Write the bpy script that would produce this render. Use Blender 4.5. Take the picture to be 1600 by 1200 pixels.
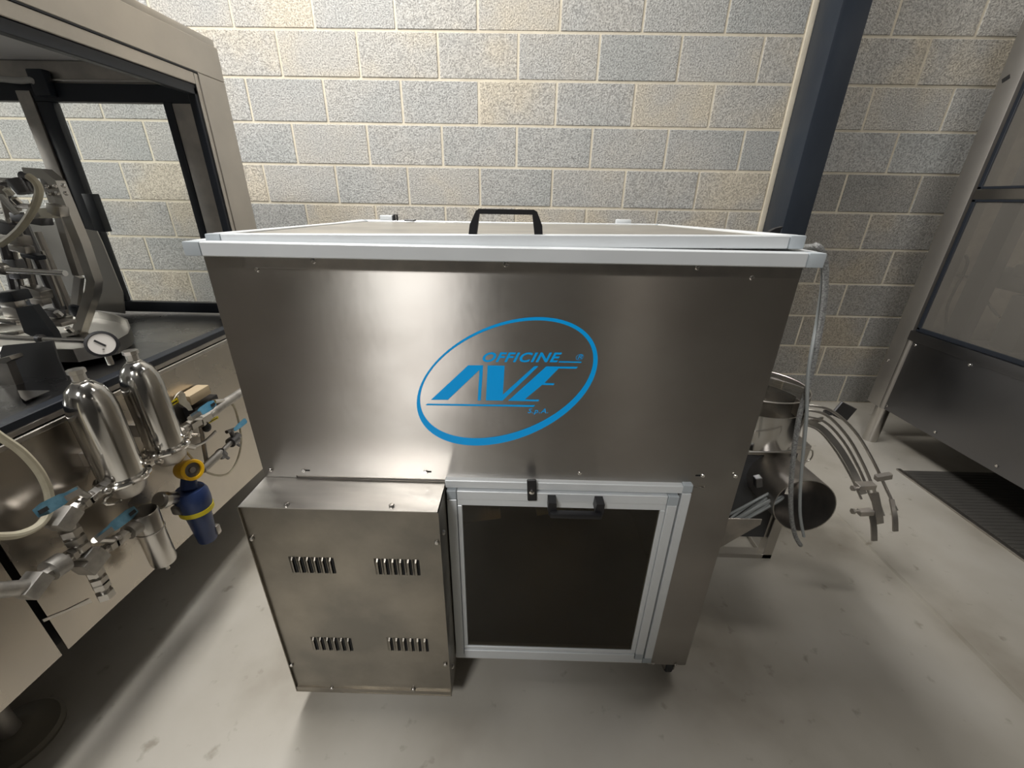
import bpy, bmesh, math, random
from mathutils import Vector, Matrix
from mathutils.geometry import tessellate_polygon
PI = math.pi
random.seed(7)
C = bpy.context.scene.collection
for o in list(bpy.data.objects): bpy.data.objects.remove(o)

# ------------------------------------------------------------------ camera
F_PX, PITCH, ROLL, YAW, CAM_H = 644.18, 0.4207, 0.0173, -0.0127, 1.369
WALL_Y = 2.857
fw = Vector((math.sin(YAW)*math.cos(PITCH), math.cos(YAW)*math.cos(PITCH), -math.sin(PITCH)))
rt = Vector((math.cos(YAW), -math.sin(YAW), 0)); up = rt.cross(fw)
rt2 = math.cos(ROLL)*rt + math.sin(ROLL)*up; up2 = -math.sin(ROLL)*rt + math.cos(ROLL)*up
cd = bpy.data.cameras.new('camera'); cam = bpy.data.objects.new('camera', cd); C.objects.link(cam)
M = Matrix((rt2, up2, -fw)).transposed().to_4x4(); M.translation = (0, 0, CAM_H)
cam.matrix_world = M
cd.sensor_fit = 'HORIZONTAL'; cd.sensor_width = 36; cd.lens = F_PX*36/1600; cd.clip_start = 0.02
bpy.context.scene.camera = cam
CO = Vector((0, 0, CAM_H))
# surveying helpers: where the sight line of a measured point meets a real plane of the room
def _d(x, y): return fw + rt2*(x-800)/F_PX - up2*(y-600)/F_PX
def ay(x, y, Y): d = _d(x, y); return CO + d*(Y/d.y)
def ax(x, y, X): d = _d(x, y); return CO + d*(X/d.x)
def az(x, y, Z): d = _d(x, y); return CO + d*((Z-CAM_H)/d.z)

# ------------------------------------------------------------------ light
sc = bpy.context.scene
sc.view_settings.view_transform = 'Standard'; sc.view_settings.look = 'None'
sc.view_settings.gamma = 1; sc.view_settings.use_curve_mapping = False
sc.view_settings.exposure = 0.0
w = bpy.data.worlds.new('world'); sc.world = w; w.use_nodes = True
w.node_tree.nodes['Background'].inputs[0].default_value = (0.75, 0.8, 0.86, 1)
w.node_tree.nodes['Background'].inputs[1].default_value = 0.3
def area(name, loc, target, sx, sy, power, col=(1, 1, 1)):
    l = bpy.data.lights.new(name, 'AREA'); l.shape = 'RECTANGLE'; l.size = sx; l.size_y = sy
    l.energy = power; l.color = col
    o = bpy.data.objects.new(name, l); C.objects.link(o); o.location = loc
    o.rotation_euler = (Vector(target)-Vector(loc)).to_track_quat('-Z', 'Y').to_euler()
    return o
area('hall_light', (-.90, 1.5, 3.7), (-.90, 1.5, 0), 0.5, 1.6, 96, (1, .97, .93))
area('hall_light', (-1.5, -3.2, 4.6), (-1.4, -2.4, 0), 1.2, 0.9, 215, (1, .98, .95))
area('hall_light', (1.7, -3.4, 4.6), (1.7, -3.4, 0), 0.3, 1.2, 14, (1, .90, .78))
area('hall_light', (2.4, 2.1, 4.3), (2.4, 2.2, 0), 1.4, 0.4, 24, (1, .95, .88))  # added fill light that lifts the upper right wall and right machine
area('hall_light', (-4.6, .4, 3.0), (-1.6, 1.4, 1.0), 0.6, 2.2, 190, (1, .98, .95))  # added fill light that brightens the inside of the left housing

# ------------------------------------------------------------------ materials
MT = {}
def mat(name, col, rough=.5, metal=0., **k):
    m = bpy.data.materials.new(name); m.use_nodes = True; MT[name] = m
    nt = m.node_tree; b = nt.nodes['Principled BSDF']
    b.inputs['Base Color'].default_value = (*col, 1); b.inputs['Roughness'].default_value = rough
    b.inputs['Metallic'].default_value = metal
    N = nt.nodes.new; L = nt.links.new
    geo = N('ShaderNodeNewGeometry')
    def coords(sc_):
        mp = N('ShaderNodeMapping'); mp.inputs['Scale'].default_value = sc_
        L(geo.outputs['Position'], mp.inputs['Vector']); return mp.outputs[0]
    def noise(sc_, scale, detail=4, rough_=.55):
        n = N('ShaderNodeTexNoise'); n.inputs['Scale'].default_value = scale; n.inputs['Detail'].default_value = detail
        n.inputs['Roughness'].default_value = rough_; L(coords(sc_), n.inputs['Vector']); return n.outputs[0]
    def ramp(src, stops):
        r = N('ShaderNodeValToRGB'); e = r.color_ramp.elements
        while len(e) < len(stops): e.new(.5)
        for i, (p, c) in enumerate(stops):
            e[i].position = p; e[i].color = (*c, 1) if len(c) == 3 else c
        L(src, r.inputs[0]); return r.outputs[0]
    if 'aniso' in k:
        b.inputs['Anisotropic'].default_value = k['aniso']
        cx = N('ShaderNodeCombineXYZ')
        for i, v in enumerate(k['tan']): cx.inputs[i].default_value = v
        L(cx.outputs[0], b.inputs['Tangent'])
    if 'spot' in k:      # blotchy colour variation between two tones
        c2, sc_, scale, lo, hi = k['spot']
        L(ramp(noise(sc_, scale, 5), [(lo, col), (hi, c2)]), b.inputs['Base Color'])
    if 'rvar' in k:
        sc_, scale, r0, r1 = k['rvar']
        r = N('ShaderNodeMapRange'); r.inputs[1].default_value = .3; r.inputs[2].default_value = .7
        r.inputs[3].default_value = r0; r.inputs[4].default_value = r1
        L(noise(sc_, scale, 5), r.inputs[0]); L(r.outputs[0], b.inputs['Roughness'])
    if 'bump' in k:
        sc_, scale, st, dist = k['bump']
        bp = N('ShaderNodeBump'); bp.inputs['Strength'].default_value = st; bp.inputs['Distance'].default_value = dist
        L(noise(sc_, scale, 6, .6), bp.inputs['Height']); L(bp.outputs[0], b.inputs['Normal'])
    if 'coat' in k: b.inputs['Coat Weight'].default_value = k['coat']
    return m
U1 = (1, 1, 1)
mat('steel_front', (.50, .47, .44), .46, 1, aniso=1, tan=(0, 0, 1), bump=((1, 1, .5), 2.2, .10, .01), rvar=((1, 1, 1.6), 3.5, .31, .43), spot=((.58, .56, .53), (1, 1, 1.4), 2.5, .35, .65))
mat('steel_worn', (.22, .205, .178), .40, 1, aniso=.6, tan=(0, 0, 1), bump=((1, 1, 1), 5, .12, .01), rvar=((1, 1, 1), 6, .32, .5), spot=((.34, .31, .262), (1, 1, 1), 5, .35, .68))
mat('steel_side', (.50, .47, .43), .42, 1, aniso=.8, tan=(0, 0, 1), bump=((1, .6, 1), 3, .12, .01), rvar=((1, 1, 1), 4, .28, .45), spot=((.58, .54, .49), (1, 1, 1), 3, .35, .65))
mat('steel_skirt', (.50, .465, .42), .26, 1, aniso=.3, tan=(0, 0, 1), rvar=(U1, 2, .24, .32), spot=((.58, .53, .46), U1, 4, .35, .65))
mat('steel_post', (.38, .36, .34), .45, .95, spot=((.46, .44, .41), U1, 3, .35, .65))
mat('steel_dark', (.20, .20, .21), .34, 1, aniso=.4, tan=(0, 0, 1), rvar=((1, 1, 1), 3, .28, .42))
mat('steel_top', (.55, .54, .52), .33, 1, rvar=((1, 4, 1), 3, .25, .45), spot=((.66, .64, .61), (1, 5, 1), 4, .35, .65))
mat('steel_plain', (.56, .54, .51), .28, 1)
mat('steel_dull', (.42, .40, .38), .42, 1, spot=((.55, .52, .48), U1, 14, .35, .65))
mat('chrome', (.78, .76, .73), .1, 1)
mat('steel_polished', (.60, .59, .57), .14, 1, rvar=((1, 1, 1), 6, .1, .2))
mat('galvanised', (.34, .33, .31), .5, .8, spot=((.5, .48, .45), U1, 30, .35, .65))
mat('aluminium', (.74, .77, .79), .42, .25, rvar=(U1, 12, .36, .48))
mat('corner_grey', (.42, .46, .49), .5)
mat('black_plastic', (.012, .012, .014), .42)
mat('dark_hole', (.01, .01, .01), .8)
mat('gasket', (.012, .016, .024), .45)
mat('navy_paint', (.016, .022, .033), .36, 0, bump=(U1, 14, .12, .01), spot=((.026, .034, .047), (1, 1, .4), 3, .35, .7))
mat('dark_frame', (.015, .02, .03), .4)
mat('logo_blue', (.0, .42, 1.), .38)
mat('yellow_paint', (.85, .50, .01), .38, spot=((.70, .38, .01), U1, 12, .4, .65))
mat('meter_blue', (.012, .03, .11), .42, spot=((.025, .05, .15), U1, 14, .35, .65))
mat('handle_blue', (.07, .26, .42), .45, spot=((.13, .33, .48), U1, 25, .4, .7))
mat('handle_blue_worn', (.05, .13, .18), .5, spot=((.12, .25, .33), U1, 30, .4, .7))
mat('label_yellow', (.80, .66, .02), .5)
mat('dial_white', (.75, .72, .68), .4)
mat('hose_cream', (.66, .62, .48), .5, spot=((.55, .50, .38), U1, 20, .35, .65))
mat('hose_clear', (.5, .5, .48), .25)
mat('cable_grey', (.30, .32, .32), .5)
mat('cable_braid', (.42, .43, .42), .4, .4, bump=((1, 1, 1), 900, .8, .004), spot=((.22, .22, .22), U1, 260, .4, .6))
mat('deck_steel', (.12, .12, .125), .3, 1, rvar=(U1, 4, .2, .36), spot=((.19, .19, .195), U1, 5, .35, .65))
mat('mat_rubber', (.13, .125, .115), .55, .4)
mat('rubber', (.05, .05, .052), .6)
mat('pale_lining', (.78, .78, .80), .4)
mat('pale_panel', (.42, .39, .36), .5)
mat('foot_dusty', (.16, .145, .115), .6)
mat('paper', (.75, .72, .62), .7)
mat('tan_card', (.50, .40, .26), .7)
mat('lid_film', (.42, .40, .36), .3, .75, spot=((.55, .52, .46), U1, 6, .35, .65))
mat('mortar', (.56, .51, .41), .9, bump=(U1, 60, .5, .004), spot=((.64, .59, .48), U1, 8, .35, .65))
mat('hall_grey', (.24, .235, .22), .8)
mat('hall_far', (.2, .19, .175), .8)
mat('hall_dark', (.06, .058, .055), .5)
mat('hall_ceiling', (.16, .16, .16), .8)
def glassy(name, tint, rough=.02):
    m = bpy.data.materials.new(name); m.use_nodes = True; MT[name] = m
    nt = m.node_tree; nt.nodes.remove(nt.nodes['Principled BSDF']); out = nt.nodes['Material Output']
    g = nt.nodes.new('ShaderNodeBsdfGlossy'); g.inputs['Roughness'].default_value = rough
    t = nt.nodes.new('ShaderNodeBsdfTransparent'); t.inputs[0].default_value = (*tint, 1)
    mx = nt.nodes.new('ShaderNodeMixShader'); fr = nt.nodes.new('ShaderNodeLayerWeight'); fr.inputs[0].default_value = .5
    pw = nt.nodes.new('ShaderNodeMath'); pw.operation = 'POWER'; pw.inputs[1].default_value = 5; nt.links.new(fr.outputs['Facing'], pw.inputs[0])
    ma = nt.nodes.new('ShaderNodeMath'); ma.operation = 'MULTIPLY_ADD'; ma.inputs[1].default_value = .95; ma.inputs[2].default_value = .045; nt.links.new(pw.outputs[0], ma.inputs[0])
    nt.links.new(ma.outputs[0], mx.inputs[0]); nt.links.new(t.outputs[0], mx.inputs[1]); nt.links.new(g.outputs[0], mx.inputs[2])
    nt.links.new(mx.outputs[0], out.inputs[0]); return m
glassy('smoked_glass', (.5, .46, .38), .05)
glassy('clear_glass', (.88, .89, .88))
glassy('drum_glass', (.62, .60, .57))
m = glassy('tint_glass', (.8, .79, .76), .12); nt = m.node_tree   # dusty plastic sheet
df_ = nt.nodes.new('ShaderNodeBsdfDiffuse'); df_.inputs[0].default_value = (.40, .38, .35, 1); m2 = nt.nodes.new('ShaderNodeMixShader'); m2.inputs[0].default_value = .18
src = nt.nodes['Material Output'].inputs[0].links[0].from_socket; nt.links.new(src, m2.inputs[1]); nt.links.new(df_.outputs[0], m2.inputs[2]); nt.links.new(m2.outputs[0], nt.nodes['Material Output'].inputs[0])
def brick_mat():
    m = bpy.data.materials.new('concrete_block'); m.use_nodes = True; MT['concrete_block'] = m
    nt = m.node_tree; N = nt.nodes.new; L = nt.links.new; b = nt.nodes['Principled BSDF']; b.inputs['Roughness'].default_value = .75
    oi = N('ShaderNodeObjectInfo'); geo = N('ShaderNodeNewGeometry')
    # offset the pattern per block so that tone patches break at the joints
    sc1 = N('ShaderNodeVectorMath'); sc1.operation = 'MULTIPLY_ADD'
    L(oi.outputs['Random'], sc1.inputs[0]); sc1.inputs[1].default_value = (37, 11, 23); L(geo.outputs['Position'], sc1.inputs[2])
    n1 = N('ShaderNodeTexNoise'); n1.inputs['Scale'].default_value = 2.6; n1.inputs['Detail'].default_value = 3; L(sc1.outputs[0], n1.inputs['Vector'])
    a = N('ShaderNodeMath'); a.operation = 'MULTIPLY_ADD'; L(oi.outputs['Random'], a.inputs[0]); a.inputs[1].default_value = .45; L(n1.outputs[0], a.inputs[2])
    r = N('ShaderNodeValToRGB'); e = r.color_ramp.elements
    e[0].position = .40; e[0].color = (.40, .41, .40, 1); e[1].position = 1.; e[1].color = (.56, .51, .42, 1)
    for p, c in ((.62, (.44, .44, .425)), (.84, (.48, .465, .43))):
        k = e.new(p); k.color = (*c, 1)
    L(a.outputs[0], r.inputs[0])
    # fine open grain of the aggregate
    n2 = N('ShaderNodeTexNoise'); n2.inputs['Scale'].default_value = 120; n2.inputs['Detail'].default_value = 3; n2.inputs['Roughness'].default_value = .7
    L(sc1.outputs[0], n2.inputs['Vector'])
    mr = N('ShaderNodeMapRange'); mr.inputs[1].default_value = .36; mr.inputs[2].default_value = .6; mr.inputs[3].default_value = .56; mr.inputs[4].default_value = 1.2; L(n2.outputs[0], mr.inputs[0])
    mu = N('ShaderNodeVectorMath'); mu.operation = 'SCALE'; L(r.outputs[0], mu.inputs[0]); L(mr.outputs[0], mu.inputs['Scale'])
    at = N('ShaderNodeAttribute'); at.attribute_type = 'OBJECT'; at.attribute_name = 'painted_shade'  # per-block amount of wall shadow multiplied into the colour
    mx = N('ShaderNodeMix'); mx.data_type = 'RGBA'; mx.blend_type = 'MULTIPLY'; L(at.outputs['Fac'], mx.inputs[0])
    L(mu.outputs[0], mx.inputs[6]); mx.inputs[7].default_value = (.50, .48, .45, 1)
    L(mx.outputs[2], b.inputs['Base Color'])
    bp = N('ShaderNodeBump'); bp.inputs['Strength'].default_value = .8; bp.inputs['Distance'].default_value = .009
    L(n2.outputs[0], bp.inputs['Height']); L(bp.outputs[0], b.inputs['Normal'])
brick_mat()
def floor_mat():
    m = bpy.data.materials.new('floor_paint'); m.use_nodes = True; MT['floor_paint'] = m
    nt = m.node_tree; N = nt.nodes.new; L = nt.links.new; b = nt.nodes['Principled BSDF']
    geo = N('ShaderNodeNewGeometry')
    def nz(scale, det, vec=None):
        n = N('ShaderNodeTexNoise'); n.inputs['Scale'].default_value = scale; n.inputs['Detail'].default_value = det
        L(vec or geo.outputs['Position'], n.inputs['Vector']); return n.outputs[0]
    r = N('ShaderNodeValToRGB'); e = r.color_ramp.elements
    e[0].position = .30; e[0].color = (.29, .262, .215, 1); e[1].position = .66; e[1].color = (.51, .49, .445, 1)
    k = e.new(.46); k.color = (.43, .405, .355, 1)
    L(nz(1.7, 5), r.inputs[0])
    r2 = N('ShaderNodeValToRGB'); e = r2.color_ramp.elements
    e[0].position = .26; e[0].color = (.66, .64, .6, 1); e[1].position = .36; e[1].color = (1, 1, 1, 1)
    L(nz(16, 6), r2.inputs[0])
    mx = N('ShaderNodeMix'); mx.data_type = 'RGBA'; mx.blend_type = 'MULTIPLY'; mx.inputs[0].default_value = 1
    L(r.outputs[0], mx.inputs[6]); L(r2.outputs[0], mx.inputs[7]); L(mx.outputs[2], b.inputs['Base Color'])
    mr = N('ShaderNodeMapRange'); mr.inputs[3].default_value = .32; mr.inputs[4].default_value = .62; L(nz(3, 4), mr.inputs[0]); L(mr.outputs[0], b.inputs['Roughness'])
    bp = N('ShaderNodeBump'); bp.inputs['Strength'].default_value = .15; bp.inputs['Distance'].default_value = .01; L(nz(9, 5), bp.inputs['Height']); L(bp.outputs[0], b.inputs['Normal'])
floor_mat()

# ------------------------------------------------------------------ mesh helpers
class MB:
    def __init__(s): s.bm = bmesh.new()
    def _merge(s, b):
        me = bpy.data.meshes.new('tmp'); b.to_mesh(me); b.free(); s.bm.from_mesh(me); bpy.data.meshes.remove(me); return s
    def box(s, a, b, bev=0., R=None):
        t = bmesh.new(); bmesh.ops.create_cube(t, size=1)
        a = Vector(a); b = Vector(b); c = (a+b)/2; d = b-a
        for v in t.verts: v.co = Vector((v.co.x*abs(d.x), v.co.y*abs(d.y), v.co.z*abs(d.z)))
        if bev: bmesh.ops.bevel(t, geom=list(t.edges), offset=bev, segments=1 if bev < .003 else 2, affect='EDGES', profile=.6)
        for v in t.verts: v.co = (R @ v.co if R else v.co) + c
        return s._merge(t)
    def obox(s, c, size, axis=(1, 0, 0), upv=(0, 0, 1), bev=0.):
        x = Vector(axis).normalized(); u = Vector(upv); y = u.cross(x).normalized(); z = x.cross(y)
        R = Matrix((x, y, z)).transposed(); h = Vector(size)/2; c = Vector(c)
        return s.box(c-h, c+h, bev, R)
    def cyl(s, p, q, r, r2=None, n=16, cap=True):
        p = Vector(p); q = Vector(q); t = bmesh.new()
        bmesh.ops.create_cone(t, cap_ends=cap, segments=n, radius1=r, radius2=r if r2 is None else r2, depth=(q-p).length)
        R = (q-p).to_track_quat('Z', 'Y').to_matrix()
        for v in t.verts: v.co = R @ v.co + (p+q)/2
        return s._merge(t)
    def sph(s, c, r, n=12, sc=(1, 1, 1)):
        t = bmesh.new(); bmesh.ops.create_uvsphere(t, u_segments=n, v_segments=max(6, n//2+2), radius=r)
        for v in t.verts: v.co = Vector((v.co.x*sc[0], v.co.y*sc[1], v.co.z*sc[2])) + Vector(c)
        return s._merge(t)
    def lathe(s, p, axis, prof, n=24, close=False):
        p = Vector(p); R = Vector(axis).to_track_quat('Z', 'Y').to_matrix(); t = s.bm; rings = []
        for r, h in prof:
            rings.append([t.verts.new(p + R @ Vector((max(r, 1e-5)*math.cos(2*PI*i/n), max(r, 1e-5)*math.sin(2*PI*i/n), h))) for i in range(n)])
        for a, b in zip(rings, rings[1:]):
            for i in range(n): t.faces.new((a[i], a[(i+1) % n], b[(i+1) % n], b[i]))
        return s
    def tube(s, pts, r, n=8, smooth=0, closed=False, radii=None):
        pts = [Vector(p) for p in pts]
        if smooth:
            new = []
            m = len(pts)
            for i in range(m if closed else m-1):
                g = lambda j: pts[j % m] if closed else pts[max(0, min(m-1, j))]
                p0, p1, p2, p3 = g(i-1), g(i), g(i+1), g(i+2)
                for k in range(smooth):
                    t = k/smooth
                    new.append(.5*((2*p1)+(p2-p0)*t+(2*p0-5*p1+4*p2-p3)*t*t+(3*p1-p0-3*p2+p3)*t*t*t))
            if not closed: new.append(pts[-1])
            pts = new
        m = len(pts); rings = []; prev = None
        for i, p in enumerate(pts):
            a = pts[(i-1) % m] if closed or i else pts[0]; b = pts[(i+1) % m] if closed or i < m-1 else pts[-1]
            d = (b-a).normalized()
            if prev is None:
                u = d.orthogonal().normalized()
            else:
                u = (prev - d*prev.dot(d)).normalized()
            prev = u; v = d.cross(u); rr = radii[i] if radii else r
            rings.append([s.bm.verts.new(p+(u*math.cos(2*PI*k/n)+v*math.sin(2*PI*k/n))*rr) for k in range(n)])
        for i in range(m if closed else m-1):
            a, b = rings[i], rings[(i+1) % m]
            for k in range(n): s.bm.faces.new((a[k], a[(k+1) % n], b[(k+1) % n], b[k]))
        if not closed:
            s.bm.faces.new(rings[0]); s.bm.faces.new(rings[-1])
        return s
    def strip(s, pts, wv, tv):      # bar of rectangular section w x t swept along pts (wv, tv: width and thickness vectors)
        rings = []
        for i, p in enumerate(pts):
            wi = Vector(wv[i] if isinstance(wv, list) else wv)/2; ti = Vector(tv[i] if isinstance(tv, list) else tv)/2; p = Vector(p)
            rings.append([s.bm.verts.new(p+a*wi+b*ti) for a, b in ((1, 1), (-1, 1), (-1, -1), (1, -1))])
        for a, b in zip(rings, rings[1:]):
            for k in range(4): s.bm.faces.new((a[k], a[(k+1) % 4], b[(k+1) % 4], b[k]))
        s.bm.faces.new(rings[0]); s.bm.faces.new(rings[-1]); return s
    def poly(s, pts, ext):          # polygon extruded by ext
        ext = Vector(ext); a = [s.bm.verts.new(Vector(p)) for p in pts]; b = [s.bm.verts.new(Vector(p)+ext) for p in pts]; n = len(a)
        for tri in tessellate_polygon([[Vector(p) for p in pts]]):
            s.bm.faces.new([a[i] for i in tri]); s.bm.faces.new([b[i] for i in reversed(tri)])
        for i in range(n): s.bm.faces.new((a[i], b[i], b[(i+1) % n], a[(i+1) % n]))
        return s
    def build(s, name, m, parent=None, smooth=35):
        bmesh.ops.recalc_face_normals(s.bm, faces=list(s.bm.faces))
        me = bpy.data.meshes.new(name); s.bm.to_mesh(me); s.bm.free()
        me.materials.append(MT[m])
        me.polygons.foreach_set('use_smooth', [True]*len(me.polygons)); me.set_sharp_from_angle(angle=math.radians(smooth))
        o = bpy.data.objects.new(name, me); C.objects.link(o)
        if parent is not None:
            o.parent = parent; o.matrix_parent_inverse = Matrix.Translation(-base_of(parent))
        return o
def base_of(o):
    v = Vector(o.location) if o.type == 'EMPTY' or True else Vector()
    return v
def tag(o, label=None, cat=None, group=None, kind=None):
    if label: o['label'] = label
    if cat: o['category'] = cat
    if group: o['group'] = group
    if kind: o['kind'] = kind
    return o
def thing(name, label, cat, loc, group=None):
    o = bpy.data.objects.new(name, None); C.objects.link(o); o.location = loc; o.empty_display_size = .05
    return tag(o, label, cat, group)
def part_at(name, src, loc, parent, rot=None):   # a copy of an alike piece, sharing mesh data
    o = src.copy(); C.objects.link(o); o.parent = parent; o.matrix_parent_inverse = Matrix.Translation(-base_of(parent))
    o.location = loc
    if rot: o.rotation_euler = rot
    return o

# ------------------------------------------------------------------ the hall
HX0, HX1, HY0, HZ = -6.5, 6.5, -8.0, 5.2
JX = 1.567
fl = MB()
prof = [(HX0, 0), (JX-.010, 0), (JX-.005, -.010), (JX+.005, -.010), (JX+.010, .0), (HX1, 0)]
va = [fl.bm.verts.new((x, HY0, z)) for x, z in prof]; vb = [fl.bm.verts.new((x, WALL_Y+.2, z)) for x, z in prof]
for i in range(len(prof)-1): fl.bm.faces.new((va[i], va[i+1], vb[i+1], vb[i]))
tag(fl.build('floor', 'floor_paint'), 'worn grey painted concrete floor with a long joint', kind='structure')
tag(MB().box((HX0, HY0, HZ), (HX1, WALL_Y+.2, HZ+.1)).build('ceiling', 'hall_ceiling'), kind='structure')
tag(MB().box((HX0-.1, HY0, 0), (HX0, WALL_Y+.2, HZ)).build('wall_left', 'hall_grey'), kind='structure')
tag(MB().box((HX1, HY0, 0), (HX1+.1, WALL_Y+.2, HZ)).build('wall_right', 'hall_grey'), kind='structure')
tag(MB().box((HX0, HY0-.1, 0), (HX1, HY0, HZ)).build('wall_front', 'hall_far'), kind='structure')
# block wall: mortar body, recessed 4 mm behind the block faces
wall = MB().box((HX0, WALL_Y+.004, 0), (HX1, WALL_Y+.2, HZ)).build('wall_back', 'mortar')
tag(wall, kind='structure')
RH, BW, J0 = .221, .45, .4169
def block_mesh(wd):
    return MB().box((-wd/2+.0065, -.02, -RH/2+.0065), (wd/2-.0065, .02, RH/2-.0065), .0025)
full = None; shapes = {}
COLX0, COLX1 = 1.556, 1.706
def painted_shade(x, z):  # wall shadow right of the column, painted into the block colour
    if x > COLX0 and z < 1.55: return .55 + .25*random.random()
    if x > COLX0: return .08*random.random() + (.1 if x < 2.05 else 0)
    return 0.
rows_obj = 12
for k in range(rows_obj):
    off = J0 + (BW/2 if k % 2 == 0 else 0)
    n0 = math.floor((-3.75-off)/BW)
    for i in range(n0, n0+19):
        x0 = off+i*BW; x1 = x0+BW
        if x0 > 3.6: continue
        segs = [(x0, x1)]
        if x0 < COLX0-.03 < x1: segs = [(x0, COLX0-.03)] + ([(COLX0-.03+.002, x1)] if x1 > COLX1 else [])
        elif x0 < COLX0 < x1: segs = [(x0, x1)]
        for (a, b) in segs:
            if b-a < .04: continue
            key = round(b-a, 3)
            z = (k+.5)*RH; loc = Vector(((a+b)/2, WALL_Y+.02, z))
            if key not in shapes:
                o = block_mesh(b-a).build('block', 'concrete_block'); shapes[key] = o; o.parent = wall
            else:
                o = shapes[key].copy(); C.objects.link(o)
            o.location = loc + Vector((0, random.uniform(-.0015, .0015), 0)); o['painted_shade'] = painted_shade(loc.x, z)
up_ = MB()
for k in range(rows_obj, 23):
    off = J0 + (BW/2 if k % 2 == 0 else 0)
    for i in range(-16, 15):
        x0 = off+i*BW
        if x0 < HX0 or x0+BW > HX1: continue
        up_.box((x0+.005, WALL_Y, k*RH+.005), (x0+BW-.005, WALL_Y+.04, (k+1)*RH-.005))
for k in range(rows_obj):
    off = J0 + (BW/2 if k % 2 == 0 else 0)
    for i in range(-16, 15):
        x0 = off+i*BW
        if x0 < HX0 or x0+BW > HX1: continue
        if x0 > 3.6 or x0 < off+math.floor((-3.75-off)/BW)*BW-.01:
            up_.box((x0+.005, WALL_Y, k*RH+.005), (x0+BW-.005, WALL_Y+.04, (k+1)*RH-.005))
tag(up_.build('outer_blocks', 'concrete_block', wall), kind='stuff')
MB().box((COLX0-.028, WALL_Y-.006, 0), (COLX0+.002, WALL_Y+.03, HZ), .004).build('sealant_strip', 'mortar', wall)
# steel column
col = thing('steel_column', 'dark navy painted steel column standing against the block wall', 'column', ((COLX0+COLX1)/2, 2.74, 0))
MB().box((COLX0, 2.645, .012), (COLX1, WALL_Y-.001, HZ), .014).build('column_shaft', 'navy_paint', col)
MB().box((COLX0-.04, 2.6, 0), (COLX1+.04, WALL_Y-.001, .012), .002).build('base_plate', 'navy_paint', col)

# unseen cabinet added behind the viewer to shade the floor and darken steel reflections
bc = thing('light_blocker', 'dark cabinet shape added behind the viewer to shade the floor and reflections', 'cabinet', (1.0, -1.4, 0))
MB().box((-.6, -1.9, .08), (2.2, -.92, 2.3), .01).build('blocker_body', 'hall_dark', bc)
MB().box((-.57, -.922, .12), (.79, -.90, 2.26), .004).build('blocker_door', 'hall_dark', bc)
MB().box((.81, -.922, .12), (2.17, -.90, 2.26), .004).build('blocker_door', 'hall_dark', bc)
MB().box((-.55, -1.85, 0), (2.15, -1.0, .08)).build('blocker_plinth', 'hall_dark', bc)

# ------------------------------------------------------------------ central machine
FY = .814
mc = thing('machine_cabinet', 'large stainless steel machine cabinet with blue oval logo on its front', 'machine', (-.03, 1.2, 0))
XL, XR, YB = -.609, .537, 1.66
# body: back, sides, inner floor (open front behind the door)
b = MB().box((XL, YB-.004, .07), (XR, YB, 1.262)); b.box((XL, FY+.003, .07), (XL+.004, YB, 1.262)); b.box((XR-.004, FY+.003, .07), (XR, YB, 1.262))
b.box((XL, FY+.003, .07), (XR, YB, .074)); b.box((XL, FY+.003, .742), (XR, FY+.005, 1.262)); b.box((XL, FY+.003, .07), (-.17, FY+.005, .742))
b.build('body_shell', 'steel_side', mc)
MB().box((-.53, FY-.002, .750), (.457, FY, 1.262)).build('front_panel', 'steel_front', mc)
MB().box((XL, FY, .742), (-.531, FY+.003, 1.262)).build('corner_panel', 'steel_front', mc)
rp = MB().box((.458, FY, .742), (XR, FY+.003, 1.262)); rp.box((.421, FY, .072), (XR, FY+.003, .742)); rp.box((XR-.002, FY+.003, .072), (XR+.001, FY+.25, 1.262))
rp.build('corner_panel', 'steel_front', mc)
MB().box((-.17, FY-.004, .082), (.421, FY+.01, .112), .002).build('bottom_rail', 'steel_dull', mc)
MB().box((-.53, FY-.0035, 1.240), (.535, FY-.001, 1.262)).build('hanging_strip', 'steel_dull', mc)
# screws
scr = MB().lathe((0, 0, 0), (0, -1, 0), [(.0052, 0), (.0052, .0018), (.0036, .0034), (.002, .0034), (.0015, .0022), (0, .0022)], 10).build('screw', 'chrome', mc)
scr_pts = [(402, 421), (1175, 434), (490, 408), (790, 413), (1090, 418), (423, 734), (475, 735), (665, 737), (906, 739), (1098, 743), (1149, 744), (1020, 1036), (1056, 1038)]
scr.location = ay(*scr_pts[0], FY-.001)
for px in scr_pts[1:]: part_at('screw', scr, ay(*px, FY-.0025), mc)
for px in [(479, 735), (669, 737), (1092, 743)]:
    p = ay(*px, FY-.0022); MB().box(p-Vector((.008, .0004, .002)), p+Vector((.008, .0004, .002))).build('slot', 'dark_hole', mc)
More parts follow.
